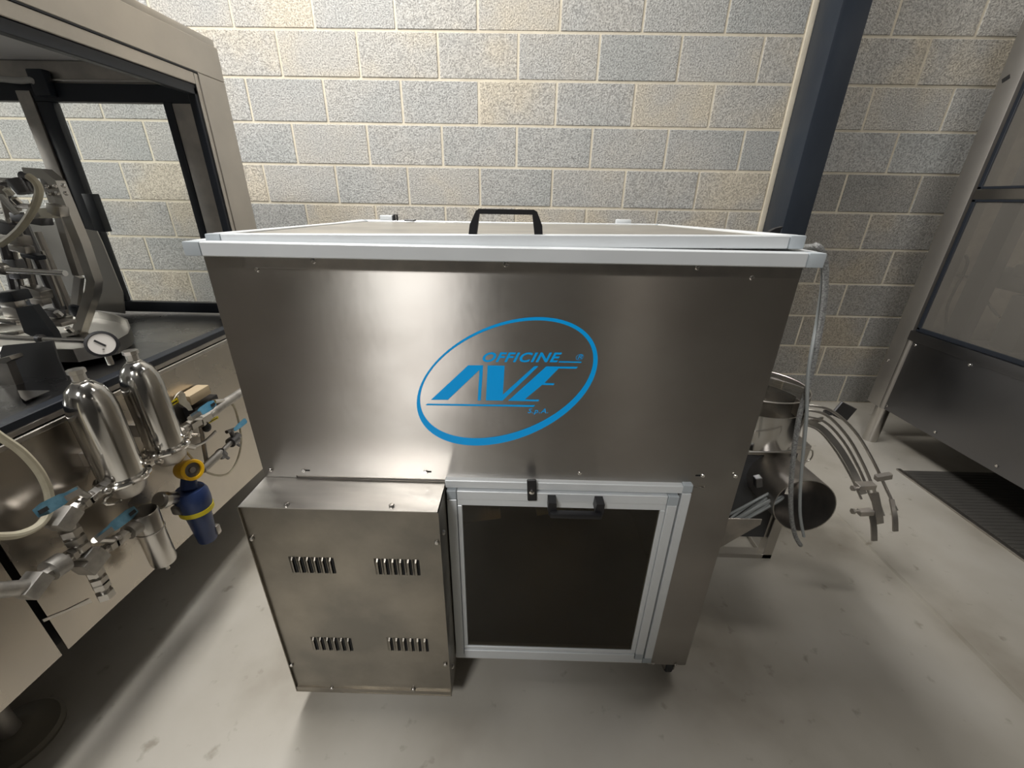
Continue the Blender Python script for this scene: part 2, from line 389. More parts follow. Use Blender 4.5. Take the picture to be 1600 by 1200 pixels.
# top frame: square profiles with grey corner pieces
BX0, BX1, BY0, BY1, BZ0, BZ1 = -.619, .552, .780, 1.70, 1.264, 1.290
def frame_rect(parent, x0, x1, y0, y1, z0, z1, wd, names=('frame_profile', 'corner_piece'), zf=None, mname='aluminium'):
    zf = zf or (lambda x, y: 0)
    cw = wd+.001
    def bar(a, b):
        m = MB().box(a, b, .0018)
        for v in m.bm.verts: v.co.z += zf(v.co.x, v.co.y)
        m.build(names[0], mname, parent)
    cl = wd*1.25
    bar((x0+cl, y0, z0), (x1-cl, y0+wd, z1)); bar((x0+cl, y1-wd, z0), (x1-cl, y1, z1))
    bar((x0, y0+wd, z0), (x0+wd, y1-wd, z1)); bar((x1-wd, y0+wd, z0), (x1, y1-wd, z1))
    for xa, xb in ((x0, x0+cl), (x1-cl, x1)):
        for ya in (y0, y1-wd):
            m = MB().box((xa+.0006, ya, z0), (xb-.0006, ya+wd, z1), .003)
            for v in m.bm.verts: v.co.z += zf(v.co.x, v.co.y)
            m.build(names[1], 'corner_grey', parent)
frame_rect(mc, BX0, BX1, BY0, BY1, BZ0, BZ1, .026)
# lid, sitting slightly askew inside the frame
lid = MB()
LX0, LX1, LY0, LY1 = -.592, .524, .8065, 1.640
def lz(x, y): return 1.3018+.0158*(x+.592)/1.116 - (.012+.010*(x+.592)/1.116)*(y-LY0)/(LY1-LY0)
lid = MB().box((LX0+.02, LY0+.02, -.012), (LX1-.02, LY1-.02, -.004))
for v in lid.bm.verts: v.co.z += lz(v.co.x, v.co.y)
lid = lid.build('lid', 'lid_film', mc)
frame_rect(lid, LX0, LX1, LY0, LY1, -.024, 0, .024, ('lid_profile', 'lid_corner'), lz)
# black lid handle
hz = lz(-.03, .815)
hb = MB(); zt = hz+.043
outline = [(-.096, hz-.001), (-.0935, hz+.016), (-.0815, zt-.003), (-.076, zt), (.024, zt), (.030, zt-.003), (.0405, hz+.016), (.042, hz-.001),
           (.027, hz-.001), (.0215, zt-.0085), (-.0755, zt-.0085), (-.081, hz-.001)]
hb.poly([(x, .812, z) for x, z in outline], (0, .016, 0))
hb.build('lid_handle', 'black_plastic', lid)
# hinges, catch and lamp hole at the back of the lid
for a, bb in ((-.527, -.480), (.356, .412)):
    hg = MB().box((a, 1.652, 1.275), (bb, 1.672, 1.308), .003); hg.build('hinge_block', 'aluminium', mc)
hg = MB().box((-.478, 1.655, 1.285), (-.470, 1.668, 1.312), .002); hg.box((-.466, 1.655, 1.285), (-.461, 1.668, 1.312), .002); hg.build('hinge_pin', 'black_plastic', mc)
MB().box((-.42, 1.59, lz(-.4, 1.6)), (-.38, 1.61, lz(-.4, 1.6)+.006), .002).build('lid_stop', 'black_plastic', lid)
cz = lz(.52, 1.2)
_q = ay(1214, 360, .98); MB().poly([_q+Vector(v) for v in ((-.018, 0, -.02), (-.014, 0, -.002), (-.004, 0, .004), (.012, 0, .008), (.008, 0, .001), (.010, 0, -.02))], (0, .012, 0)).build('cable_clip', 'black_plastic', mc)

# control box on the front left
cb = MB(); CX0, CX1, CY, CZ0, CZ1 = -.6105, -.1655, .706, .074, .742
cb.box((CX0, CY+.012, CZ0+.002), (CX1, FY-.0025, CZ1), 0)
cbm = MB(); t_ = .0022
cbm.box((CX0, CY, CZ0), (CX1, FY-.001, CZ0+t_))
cbm.box((CX0, CY, CZ0), (CX0+t_, FY-.001, CZ1)); cbm.box((CX1-t_, CY, CZ0), (CX1, FY-.001, CZ1))
box_ = cbm.build('control_box', 'steel_worn', mc)
plate = MB().box((CX0+t_, CY+.006, CZ0+t_), (CX1-t_, CY+.0075, CZ1-t_)); plate.build('cover_plate', 'steel_worn', box_)
cb.bm.free()
MB().box((CX0, CY, CZ1-t_), (CX1, FY-.001, CZ1)).build('top_plate', 'steel_top', box_)
# louvres: pressed half-round hoods open on one side
def louvre():
    m = MB(); n = 8; ringL = []
    hh = .026
    for j, z in enumerate((-hh, -hh+.006, hh-.006, hh)):
        rr = (0.0005, 1, 1, .0005)[j]
        ringL.append([m.bm.verts.new((-.0052+.0104*i/n, -.0058*rr*math.sin(PI*(.0+.62*i/n)) if i else 0, z)) for i in range(n+1)])
    for a, b2 in zip(ringL, ringL[1:]):
        for i in range(n): m.bm.faces.new((a[i], a[i+1], b2[i+1], b2[i]))
    return m
lv = None
PY = CY+.006
groups = [((449, 863), (519, 866), 882, 0), ((581, 866), (652, 868), 885, 1), ((482, 990), (547, 991), 1005, 0), ((600, 991), (666, 993), 1006, 1)]
for (a, b2, ymid, fl_) in groups:
    p0 = ay(a[0]+8, ymid, PY); p1 = ay(b2[0]-3, ymid+2, PY)
    for i in range(6):
        p = p0.lerp(p1, i/5); p.y = PY-.0002; p.z = (p0.z+p1.z)/2
        if lv is None:
            lv = louvre().build('louvre', 'steel_worn', box_); lv.location = p; o = lv
        else: o = part_at('louvre', lv, p, box_)
        d = MB().box((p.x+.0052, p.y-.0012, p.z-.024), (p.x+.0105, p.y-.0002, p.z+.024)); d.build('slot', 'dark_hole', box_)
bolt = MB().lathe((0, 0, 0), (0, 0, 1), [(.0062, 0), (.0062, .003), (.0045, .0055), (0, .006)], 12).build('bolt', 'steel_plain', box_)
bolt.location = az(448, 789, CZ1)
part_at('bolt', bolt, az(612, 791, CZ1), box_)
bf = MB().lathe((0, 0, 0), (0, -1, 0), [(.0058, 0), (.0058, .0025), (.004, .005), (0, .0055)], 12).build('bolt', 'steel_plain', box_)
bf.location = ay(394, 841, CY+.0055)
for px in [(456, 1038), (519, 1074), (646, 1076), (683, 847), (696, 1037)]: part_at('bolt', bf, ay(*px, CY+.0055), box_)
part_at('bolt', bolt, (CX1, CY+.03, .655), box_, (0, PI/2, 0)); part_at('bolt', bolt, (CX1, CY+.03, .16), box_, (0, PI/2, 0))
MB().box((CX0+t_, CY+.001, CZ0+.002), (CX1-t_, CY+.006, CZ0+.018)).build('lower_lip', 'steel_worn', box_)

# door frame and door
DY = .798
df = MB().box((-.166, DY, .735), (.400, FY, .757), .0015).build('door_frame', 'aluminium', mc)
dr_ = [((.400, DY, .738), (.423, FY, .760), 'corner_grey', 'frame_corner'), ((.400, DY, .122), (.423, FY, .735), 'aluminium', 'frame_profile'),
       ((-.172, DY, .100), (.395, FY, .121), 'aluminium', 'frame_profile'), ((.396, DY, .100), (.423, FY, .121), 'corner_grey', 'frame_corner')]
for a, bb, m_, nm in dr_: MB().box(a, bb, .0015).build(nm, m_, df)
dh = ay(747, 1017, DY)
for px in [(765, 1018), (783, 1018), (928, 1024), (945, 1024)]:
    p = ay(*px, DY-.0003); MB().cyl(p, p+Vector((0, .001, 0)), .0028, n=10).build('rivet_hole', 'dark_hole', df)
DYa = DY-.006
dX0, dX1, dZ0, dZ1 = -.163, .392, .124, .731
door = MB().box((-.130, DYa+.007, .160), (.360, DYa+.010, .688)).build('door', 'smoked_glass', mc)
for a, bb, m_, nm in [((-.138, DYa, .706), (.366, FY-.002, .731), 'aluminium', 'door_profile'), ((-.163, DYa, .706), (-.1395, FY-.002, .731), 'corner_grey', 'door_corner'),
                  ((.367, DYa-.001, .704), (.3925, FY-.002, .7315), 'corner_grey', 'door_corner'),
                  ((-.138, DYa, .124), (.366, FY-.002, .146), 'aluminium', 'door_profile'), ((.369, DYa, .125), (.392, FY-.002, .148), 'corner_grey', 'door_corner'),
                  ((-.163, DYa, .124), (-.1395, FY-.002, .704), 'aluminium', 'door_profile'), ((.3685, DYa, .149), (.392, FY-.002, .703), 'aluminium', 'door_profile'),
                  ((-.138, DYa+.003, .686), (.367, FY-.004, .7055), 'aluminium', 'glazing_bead'), ((-.138, DYa+.003, .147), (.367, FY-.004, .160), 'aluminium', 'glazing_bead'),
                  ((-.138, DYa+.003, .161), (-.127, FY-.004, .685), 'aluminium', 'glazing_bead'), ((.355, DYa+.003, .161), (.3675, FY-.004, .685), 'aluminium', 'glazing_bead')]:
    MB().box(a, bb, .0012).build(nm, m_, door)
# door handle: two black feet and a bow hanging down in front
hl, hr = ay(862, 785, DYa), ay(933, 786, DYa)
d = MB()
for hx in (hl.x, hr.x):
    s_ = 1 if hx == hl.x else -1
    d.poly([(hx-.011*s_, DYa, .727), (hx+.008*s_, DYa, .727), (hx+.010*s_, DYa, .703), (hx+.006*s_, DYa, .690), (hx-.008*s_, DYa, .690), (hx-.011*s_, DYa, .703)], (0, -.030, 0))
d.box((hl.x-.006, DYa-.040, .690), (hr.x+.006, DYa-.024, .704), .004)
d.build('door_handle', 'black_plastic', door)
tl = MB().box((-.011, -.006, -.031), (.011, 0, .031), .002, Matrix.Rotation(-.06, 3, 'Y')); tl = tl.build('turn_latch', 'black_plastic', mc); tl.location = ay(831, 764, DYa-.002)+Vector((0, -.001, 0))
tlb = MB().lathe((0, -.006, 0), (0, -1, 0), [(.0065, 0), (.0065, .003), (.0035, .005), (0, .005)], 12).build('latch_screw', 'chrome', tl)
tlb.matrix_parent_inverse = Matrix(); tlb.location = (0, 0, -.003)
# what shows faintly inside the cabinet
ins = MB(); ins.poly([(-.40, 1.0, .55), (.30, 1.0, .55), (.30, 1.45, .14), (-.40, 1.45, .14)], (0, .003, .003)); ins.build('inner_hopper', 'steel_dull', mc)
MB().obox((.14, .98, .58), (.18, .10, .004), (1, .3, 0), (0, -.6, 1)).build('paper_sheet', 'paper', mc)
MB().obox((-.10, .94, .60), (.11, .14, .005), (1, .1, .1), (0, -.7, .7)).build('inner_plate', 'tan_card', mc)
MB().box((.01, .93, .62), (.03, .945, .742)).build('inner_bracket', 'steel_dull', mc)
# slanted hopper under the right side
sk = MB(); sk.poly([(XR, .92, .60), (XR, 1.30, .60), (XR, 1.30, .07), (XR, .92, .17)], (.004, 0, 0))
a_ = Vector((XR+.004, 1.02, .22)); sk.poly([(XR, 1.05, .15), (.635, 1.05, .26), (.80, 1.05, .42), (.80, 1.05, .44), (XR, 1.05, .44)], (0, .004, 0))
sk.build('side_hopper', 'steel_dull', mc)
# castors
cst = []
for cx_, cy_ in ((.50, .85), (-.56, .86), (.48, 1.58), (-.56, 1.58)):
    m = MB(); m.box((cx_-.03, cy_-.03, .062), (cx_+.03, cy_+.03, .070)); m.box((cx_-.016, cy_-.02, .022), (cx_-.013, cy_+.02, .064)); m.box((cx_+.013, cy_-.02, .022), (cx_+.016, cy_+.02, .064))
    f_ = m.build('castor', 'steel_dull', mc)
    MB().lathe((cx_-.011, cy_, .026), (1, 0, 0), [(0, 0), (.022, 0), (.026, .004), (.026, .018), (.022, .022), (0, .022)], 18).build('wheel', 'rubber', f_)

# logo on the front panel
LYp = FY-.0026
def lp(cx_, cy_): return ay(620+cx_/4.706, 480+cy_/4.706, LYp)
lg = MB(); n = 96
def ell(cx0, cy0, a, b_, sxy):
    # point of the ellipse with covariance (a^2, sxy; b^2), y up
    l11 = a; l21 = sxy/a; l22 = math.sqrt(max(b_*b_-l21*l21, 1))
    return lambda t: (cx0+l11*math.cos(t), cy0-(l21*math.cos(t)+l22*math.sin(t)))
eo = ell(812, 545, 665.5, 472.5, 107600); ei = ell(808, 530, 637, 433, 96500)
vo = [lg.bm.verts.new(lp(*eo(2*PI*i/n))) for i in range(n)]; vi = [lg.bm.verts.new(lp(*ei(2*PI*i/n))) for i in range(n)]
for i in range(n): lg.bm.faces.new((vo[i], vo[(i+1) % n], vi[(i+1) % n], vi[i]))
logo = lg.build('logo', 'logo_blue', mc)
def lpoly(name, pts):
    m = MB().poly([lp(*p) for p in pts], (0, -.0004, 0)); m.build(name, 'logo_blue', logo, 10)
lpoly('letter', [(525, 427), (635, 427), (617, 685), (595, 685), (608, 460), (375, 680), (252, 680)])
lpoly('letter', [(668, 428), (793, 430), (780, 642), (1012, 433), (1042, 433), (778, 687), (655, 685)])
lpoly('letter', [(1100, 435), (1332, 438), (1318, 452), (1190, 450), (1085, 557), (1160, 560), (1152, 572), (1068, 571), (940, 678), (1048, 680), (1040, 692), (818, 688)])
lpoly('underline', [(225, 709), (1018, 720), (1006, 733), (212, 720)])
lpoly('underline', [(1196, 397), (1360, 400), (1355, 409), (1188, 406)])
def text(txt, p0, p1, height, shear, offset, parent, name='lettering', m='logo_blue', frame=None):
    cu = bpy.data.curves.new(name, 'FONT'); cu.body = txt; cu.shear = shear; cu.offset = offset; cu.size = 1; cu.space_character = 1.12; cu.resolution_u = 4
    o = bpy.data.objects.new('tmp', cu); C.objects.link(o); bpy.context.view_layer.update()
    me = bpy.data.meshes.new_from_object(o.evaluated_get(bpy.context.evaluated_depsgraph_get())); bpy.data.objects.remove(o)
    xs = [v.co.x for v in me.vertices]; ys = [v.co.y for v in me.vertices]
    x0, x1, y0, y1 = min(xs), max(xs), min(ys), max(ys)
    xv = (p1-p0); yv = height
    for v in me.vertices: v.co = p0 + xv*((v.co.x-x0)/(x1-x0)) + yv*((v.co.y-y0)/(y1-y0))
    me.name = name; me.materials.clear(); me.materials.append(MT[m])
    q = bpy.data.objects.new(name, me); C.objects.link(q); q.parent = parent; q.matrix_parent_inverse = Matrix.Translation(-base_of(parent)); return q
text('OFFICINE', lp(630, 404), lp(1210, 406), lp(630, 331)-lp(630, 404), .38, .03, logo)
text('S.p.A.', lp(963, 790), lp(1112, 791), lp(963, 744)-lp(963, 790), .3, .014, logo)
text('R', lp(1328, 382), lp(1366, 382), lp(1328, 350)-lp(1328, 382), .35, .0, logo)
rg = MB(); ca, cr = lp(1345, 367), (lp(1372, 367)-lp(1345, 367)).length
r1_ = [rg.bm.verts.new(ca+Vector((cr*(math.cos(t)+.25*math.sin(t)), 0, cr*.86*math.sin(t)))) for t in [2*PI*i/28 for i in range(28)]]
r2_ = [rg.bm.verts.new(ca+Vector((cr*.88*(math.cos(t)+.25*math.sin(t)), 0, cr*.86*.88*math.sin(t)))) for t in [2*PI*i/28 for i in range(28)]]
for i in range(28): rg.bm.faces.new((r1_[i], r1_[(i+1) % 28], r2_[(i+1) % 28], r2_[i]))
rg.build('ring', 'logo_blue', logo)

# ------------------------------------------------------------------ sorting drum beside the cabinet
sd = thing('sorting_drum', 'stainless drum on a square frame with curved guide rails at its right', 'feeder', (.95, 1.45, 0))
SX0, SX1, SY0, SY1 = .62, 1.09, 1.311, 1.70
st = MB()
for x in (SX0, SX1-.04):
    for y in (SY0, SY1-.04): st.box((x, y, .0), (x+.04, y+.04, .56), .002)
st.box((SX0, SY0, .0), (SX1, SY0+.04, .022), .001); st.box((SX0, SY1-.04, .0), (SX1, SY1, .022), .001)
st.box((SX1-.04, SY0+.04, 0), (SX1, SY1-.04, .022), .001); st.box((SX0, SY0, .525), (SX1, SY1, .56), .002)
st.build('stand_frame', 'steel_plain', sd)
MB().box((SX0+.041, SY0+.02, .1), (SX1-.045, SY0+.024, .5)).build('stand_panel', 'rubber', sd)
DC = Vector((.905, 1.42, 0)); DR = .165
dm = MB().lathe(DC, (0, 0, 1), [(.02, .562), (DR, .562), (DR+.002, .60), (DR, .70), (DR-.004, .70), (DR-.006, .60), (.02, .60)], 40)
drum = dm.build('drum', 'steel_polished', sd)
p = ay(1201, 683, 1.262); MB().sph(p, .006, 10).build('screw', 'chrome', drum)
MB().lathe(DC, (0, 0, 1), [(DR-.001, .701), (DR-.001, .755), (DR-.004, .757), (.01, .757)], 40).build('drum_cover', 'drum_glass', sd)
MB().tube([DC+Vector((.162*math.cos(2*PI*i/36), .162*math.sin(2*PI*i/36), .757)) for i in range(36)], .0025, 6, closed=True).build('cover_rim', 'steel_dull', sd)
MB().box((DC.x+.06, 1.27, .70), (DC.x+.063, 1.30, .76)).build('cover_joint', 'steel_plain', sd)
# wide outlet pipe with open mouth
pm = ay(1257, 791, 1.12); pr = .099
_v = (CO-pm).normalized(); _w = rt2*.70-up2*.71; _w = (_w-_v*_w.dot(_v)).normalized()
axd = _v*math.cos(.74)+_w*math.sin(.74); pt_ = pm-axd*.40
pipe = MB(); mn = axd; nn = 40
e1 = axd.orthogonal().normalized(); e2 = axd.cross(e1)
def ringp(r, c, plane=None):
    out = []
    for i in range(nn):
        q = c+(e1*math.cos(2*PI*i/nn)+e2*math.sin(2*PI*i/nn))*r
        if plane: q = q+axd*((c-q).dot(plane)/axd.dot(plane))
        out.append(pipe.bm.verts.new(q))
    return out
R1 = ringp(pr, pt_); R2 = ringp(pr, pm, mn); R3 = ringp(pr-.003, pm, mn); R4 = ringp(pr-.003, pt_)
for A, B in ((R1, R2), (R2, R3), (R3, R4)):
    for i in range(nn): pipe.bm.faces.new((A[i], A[(i+1) % nn], B[(i+1) % nn], B[i]))
pipe.bm.faces.new(R4)
pipe.build('outlet_pipe', 'steel_dull', sd)
# wire hook on the pipe
MB().tube([ay(1170, 706, 1.2), ay(1215, 706, 1.18), ay(1262, 702, 1.18), ay(1270, 708, 1.18), ay(1266, 718, 1.18), ay(1256, 722, 1.18)], .0025, 6, smooth=5).build('wire_hook', 'steel_plain', sd)
br = MB().obox(ay(1184, 752, 1.16), (.022, .022, .04), (1, 0, .3), (0, 0, 1), .002); br.build('bracket', 'steel_dark', sd)
# curved guide rails
def rail(pts, r, name='guide_rail', wv=None, m='steel_plain'):
    P = [ay(x, y, Y) for x, y, Y in pts]
    if wv:
        sm = []
        for i in range(len(P)-1):
            p0, p1, p2, p3 = P[max(i-1, 0)], P[i], P[i+1], P[min(i+2, len(P)-1)]
            for k in range(5):
                t = k/5; sm.append(.5*((2*p1)+(p2-p0)*t+(2*p0-5*p1+4*p2-p3)*t*t+(3*p1-p0-3*p2+p3)*t*t*t))
        sm.append(P[-1]); wl = []; tl_ = []
        for i, q in enumerate(sm):
            d = (sm[min(i+1, len(sm)-1)]-sm[max(i-1, 0)]).normalized(); wn = d.cross(Vector((0, 1, 0))).normalized()
            wl.append(wn*wv[0]); tl_.append(d.cross(wn).normalized()*wv[1])
        MB().strip(sm, wl, tl_).build(name, m, sd)
    else: MB().tube(P, r, 8, smooth=5).build(name, m, sd)
rail([(1255, 640, 1.48), (1290, 648, 1.46), (1324, 682, 1.42), (1350, 728, 1.37), (1368, 772, 1.31), (1380, 806, 1.25)], .0055)
rail([(1255, 633, 1.49), (1296, 640, 1.47), (1334, 672, 1.43), (1362, 716, 1.38), (1384, 762, 1.32), (1401, 798, 1.25)], .0055)
rail([(1250, 649, 1.47), (1288, 659, 1.45), (1318, 690, 1.41), (1342, 732, 1.36), (1358, 770, 1.31), (1372, 802, 1.25)], .005)
rail([(1252, 656, 1.46), (1282, 668, 1.44), (1310, 698, 1.40), (1334, 738, 1.35), (1350, 772, 1.30)], 0, 'guide_strip', (.022, .004))
rail([(1250, 662, 1.45), (1278, 672, 1.43), (1304, 702, 1.39), (1328, 742, 1.34), (1346, 780, 1.29)], .004)
rail([(1366, 770, 1.27), (1372, 800, 1.25), (1374, 818, 1.24)], 0, 'guide_strip', (.028, .006), 'steel_dull')
rail([(1361, 798, 1.25), (1365, 820, 1.23), (1366, 845, 1.21)], 0, 'guide_strip', (.020, .006))
rail([(1393, 780, 1.28), (1398, 806, 1.24), (1399, 830, 1.22)], 0, 'guide_strip', (.018, .006), 'steel_dull')
for (x, y, Y, sx, sy, sz) in [(1352, 759, 1.285, .062, .03, .022), (1352, 800, 1.25, .050, .025, .022), (1380, 745, 1.32, .055, .02, .024)]:
    MB().obox(ay(x, y, Y), (sx, sy, sz), (1, 0, .1 if y != 745 else .25), (0, 0, 1), .002).build('rail_clamp', 'steel_dull', sd)
for (x, y, Y) in [(1337, 763, 1.28), (1337, 799, 1.25)]:
    p = ay(x, y, Y); MB().cyl(p-Vector((.012, 0, 0)), p+Vector((.02, 0, 0)), .006, n=8).cyl(p-Vector((.014, 0, 0)), p-Vector((.006, 0, 0)), .011, n=6).build('clamp_screw', 'steel_dull', sd)
MB().obox(ay(1318, 643, 1.50), (.085, .01, .065), (1, .1, -.45), (0, 0, 1), .002).box(ay(1300, 640, 1.5)-Vector((.03, .004, .004)), ay(1310, 650, 1.5)+Vector((.0, .004, .004))).build('rail_bracket', 'steel_dark', sd)
MB().strip([(SX1, 1.36, .55), (SX1+.05, 1.45, .58), ay(1285, 655, 1.47)], (0, 0, .02), (0, .006, 0)).build('rail_arm', 'steel_dull', sd)

# cables hanging off the back right of the cabinet
def cable(pts, r, m, name, label, group=None, smooth=6, n=8):
    o = MB().tube(pts, r, n, smooth=smooth).build(name, m); return tag(o, label, 'cable', group)
cY = .93
cable([(.49, 1.715, 1.25), (.572, 1.55, 1.262), (.572, 1.2, 1.268), ay(1254, 386, 1.0), ay(1276, 384, cY), ay(1288, 402, cY), ay(1290, 440, cY), ay(1284, 500, cY), ay(1266, 590, cY), ay(1248, 655, cY), ay(1237, 740, cY), ay(1236, 800, cY), ay(1242, 835, cY), ay(1251, 852, cY)], .0062, 'cable_braid', 'cable',
      'thick braided grey cable hanging over the right end of the cabinet frame')
cable([(.51, 1.72, 1.235), (.588, 1.55, 1.245), (.590, 1.2, 1.252), ay(1256, 391, 1.00), ay(1272, 386, cY+.01), ay(1283, 404, cY+.012), ay(1285, 440, cY+.015), ay(1276, 505, cY+.015), ay(1263, 580, cY-.016), ay(1260, 655, cY-.016), ay(1252, 740, cY), ay(1250, 800, cY), ay(1256, 838, cY)], .0042, 'cable_grey', 'cable',
      'thin smooth grey cable hanging beside the braided one in front of the outlet pipe')
cc = MB(); cen = ay(1176, 788, 1.20)
for i in range(7):
    a = .055+.006*i; ph = random.random()*.6
    off = Vector((random.uniform(-.012, .012), random.uniform(-.02, .02), random.uniform(-.015, .015)))
    cc.tube([cen+off+Vector((a*math.cos(t+ph)*.9+.25*a*math.sin(t), a*.5*math.sin(t), -a*.80*math.sin(t)+.06*math.cos(t)-.03)) for t in [2*PI*k/14 for k in range(14)]], .0048, 6, smooth=2, closed=True)
tag(cc.build('cable_coil', 'cable_grey'), 'coil of grey cables hanging between the cabinet and the outlet pipe', 'cable')

# ------------------------------------------------------------------ right machine
RX, RYe = 2.22, 2.385

rm = thing('glazed_machine', 'tall dark stainless machine with glazed sides at the right by the wall', 'machine', (2.9, 1.2, 0))
b_ = .25; RT = 2.42
zt_ = .70
MB().box((RX, -.6, b_), (RX+1.3, RYe-.09, zt_-.02), .004).build('base_body', 'steel_dark', rm)
# lower skirt at the end post + long rounded edge
MB().box((RX+.0, RYe-.10, b_-.005), (RX+.10, RYe, RT), .003).build('corner_post', 'steel_post', rm)
MB().box((RX+1.2, RYe-.10, b_-.005), (RX+1.3, RYe, RT), .003).build('corner_post', 'steel_post', rm)
MB().box((RX-.012, -.6, zt_-.02), (RX+.02, RYe-.10, zt_+.035), .004).build('ledge_rail', 'steel_dark', rm)
MB().cyl((RX+.005, RYe-.115, b_), (RX+.005, RYe-.115, zt_-.02), .016, n=16).build('edge_tube', 'steel_post', rm)
MB().box((RX, -.6, RT-.12), (RX+.04, RYe, RT+.02), .003).box((RX+1.26, -.6, RT-.12), (RX+1.3, RYe, RT+.02), .003).box((RX+.04, RYe-.04, RT-.12), (RX+1.26, RYe, RT+.02), .003).build('roof_header', 'steel_side', rm)
MB().box((RX+.9, -.6, .72), (RX+.92, RYe-.12, RT-.1)).build('inner_panel', 'pale_panel', rm)
MB().box((RX+.1, RYe-.03, b_), (RX+1.2, RYe-.01, RT-.12)).build('end_panel', 'steel_dull', rm)
leg_ = MB().cyl((RX+.05, RYe-.07, 0), (RX+.05, RYe-.07, b_), .038, n=20); leg_.build('leg', 'steel_plain', rm)
MB().cyl((RX+.06, .2, 0), (RX+.06, .2, b_), .038, n=20).build('leg', 'steel_plain', rm)
# window: black gasket frame, mid rail and panes
wy1 = RYe-.115; zlo, zmid0, zmid1 = .745, 1.405, 1.45
g = MB()
for (ya, yb, za, zb) in ((wy1-.02, wy1, zlo, RT-.12), (-.6, wy1, zlo-.01, zlo+.012), (-.6, wy1, zmid0-.012, zmid0), (-.6, wy1, zmid1, zmid1+.012), (-.6, wy1, RT-.14, RT-.12)):
    g.box((RX+.002, ya, za), (RX+.014, yb, zb), .002)
g.build('gasket_frame', 'gasket', rm)
MB().box((RX+.001, -.6, zmid0), (RX+.03, wy1, zmid1), .002).build('cross_rail', 'steel_side', rm)
MB().box((RX+.008, -.6, zlo), (RX+.012, wy1-.01, zmid0)).build('pane', 'tint_glass', rm)
MB().box((RX+.008, -.6, zmid1), (RX+.012, wy1-.01, RT-.13)).build('pane', 'tint_glass', rm)
sc2 = MB().lathe((0, 0, 0), (-1, 0, 0), [(.007, 0), (.007, .002), (.004, .004), (0, .004)], 10).build('screw', 'chrome', rm)
sc2.location = ax(1430, 539, RX-.001)
for px in [(1515, 570), (1387, 563), (1386, 634), (1461, 675), (1557, 728)]: part_at('screw', sc2, ax(*px, RX-.001), rm)
p = ax(1572, 123, RX); MB().obox(p, (.004, .03, .018), (1, 0, 0), (0, .5, 1)).build('slot', 'dark_hole', rm)
# things behind the panes
c_ = ax(1585, 440, 2.5)
mo = MB().cyl(c_+Vector((0, -.22, 0)), c_+Vector((0, .06, .01)), .055, n=20).cyl(c_+Vector((0, .06, .01)), c_+Vector((0, .09, .01)), .035, n=14).box(c_+Vector((-.06, -.16, .03)), c_+Vector((.06, -.02, .09)), .01)
mo.cyl(c_+Vector((0, .05, -.02)), c_+Vector((0, .13, -.03)), .018, n=10).box(c_+Vector((-.05, -.18, -.32)), c_+Vector((.05, -.06, -.05)), .01).build('drive_motor', 'rubber', rm)
MB().tube([ax(x, y, 2.40) for x, y in ((1478, 512), (1480, 480), (1492, 452), (1504, 430), (1512, 408), (1505, 398), (1490, 402), (1484, 412))], .008, 6, smooth=5).tube([ax(x, y, 2.40) for x, y in ((1482, 430), (1510, 432), (1530, 452), (1548, 480), (1562, 496))], .006, 6, smooth=5).tube([ax(x, y, 2.40) for x, y in ((1478, 382), (1500, 374), (1512, 368))], .01, 6, smooth=3).build('inner_cable', 'rubber', rm)
MB().box((RX+.5, .2, .70), (RX+1.15, RYe-.2, .715)).build('inner_deck', 'steel_top', rm)
MB().box((RX+.10, RYe-.26, .72), (RX+.16, RYe-.17, 2.0)).build('inner_post', 'steel_dark', rm)
MB().cyl((2.5, 1.35, .72), (2.5, 1.38, .98), .03, n=12).build('inner_column', 'steel_dull', rm)

# ribbed metal plate lying under the right machine
pl_ = thing('floor_plate', 'ribbed dark metal floor plate lying half under the right machine', 'plate', (2.45, 1.3, 0))
pz = .004
MB().box((2.175, .55, 0), (2.85, 1.975, pz), .001).build('sheet', 'mat_rubber', pl_)
rb = MB()
for i in range(60):
    y = .57+i*.0232; rb.box((2.20, y, pz-.001), (2.84, y+.009, pz+.0025))
tag(rb.build('rib', 'mat_rubber', pl_), kind='stuff')
MB().box((2.165, .55, 0), (2.19, 1.985, .010), .003).build('edge_strip', 'steel_dull', pl_)

# ------------------------------------------------------------------ left filling machine
LX = -1.15
fm = thing('filling_machine', 'long stainless bottle filling machine with open glazed housing at the left', 'machine', (-2.0, 1.0, 0))
FX0 = -3.2; YE = 1.90
def zb(y): return .325-.1*(y-.0)*.62     # skirt bottom rises gently towards the viewer
# skirt panels on the aisle side, with a gap between them
gy = ax(60, 955, LX).y
def skirt(y0, y1):
    m = MB(); m.poly([(LX, y0, zb(y0)), (LX, y1, zb(y1)), (LX, y1, .836), (LX, y0, .836)], (-.004, 0, 0)); return m
skirt(gy+.008, YE).build('skirt_panel', 'steel_skirt', fm)
skirt(-.9, gy-.008).build('skirt_panel', 'steel_skirt', fm)
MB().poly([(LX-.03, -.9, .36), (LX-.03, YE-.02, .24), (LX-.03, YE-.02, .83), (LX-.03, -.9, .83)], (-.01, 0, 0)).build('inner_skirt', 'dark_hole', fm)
bd = MB(); bd.poly([(LX-.05, -.9, .39), (LX-.05, YE, .22), (LX-.05, YE, .80), (LX-.05, -.9, .80)], (FX0-LX+.05, 0, 0)); bd.build('machine_body', 'steel_dark', fm)
MB().box((LX-.02, -.9, .836), (LX+.006, YE, .850), .002).build('edge_strip', 'steel_plain', fm)
MB().box((LX-.02, -.9, .853), (LX+.002, YE, .868), .002).build('edge_strip', 'steel_dull', fm)
MB().box((LX-.03, -.9, .869), (LX+.004, 1.80, .890), .002).build('deck_gasket', 'gasket', fm)
MB().box((FX0, -.9, .80), (LX-.03, YE, .884), .003).build('deck', 'deck_steel', fm)
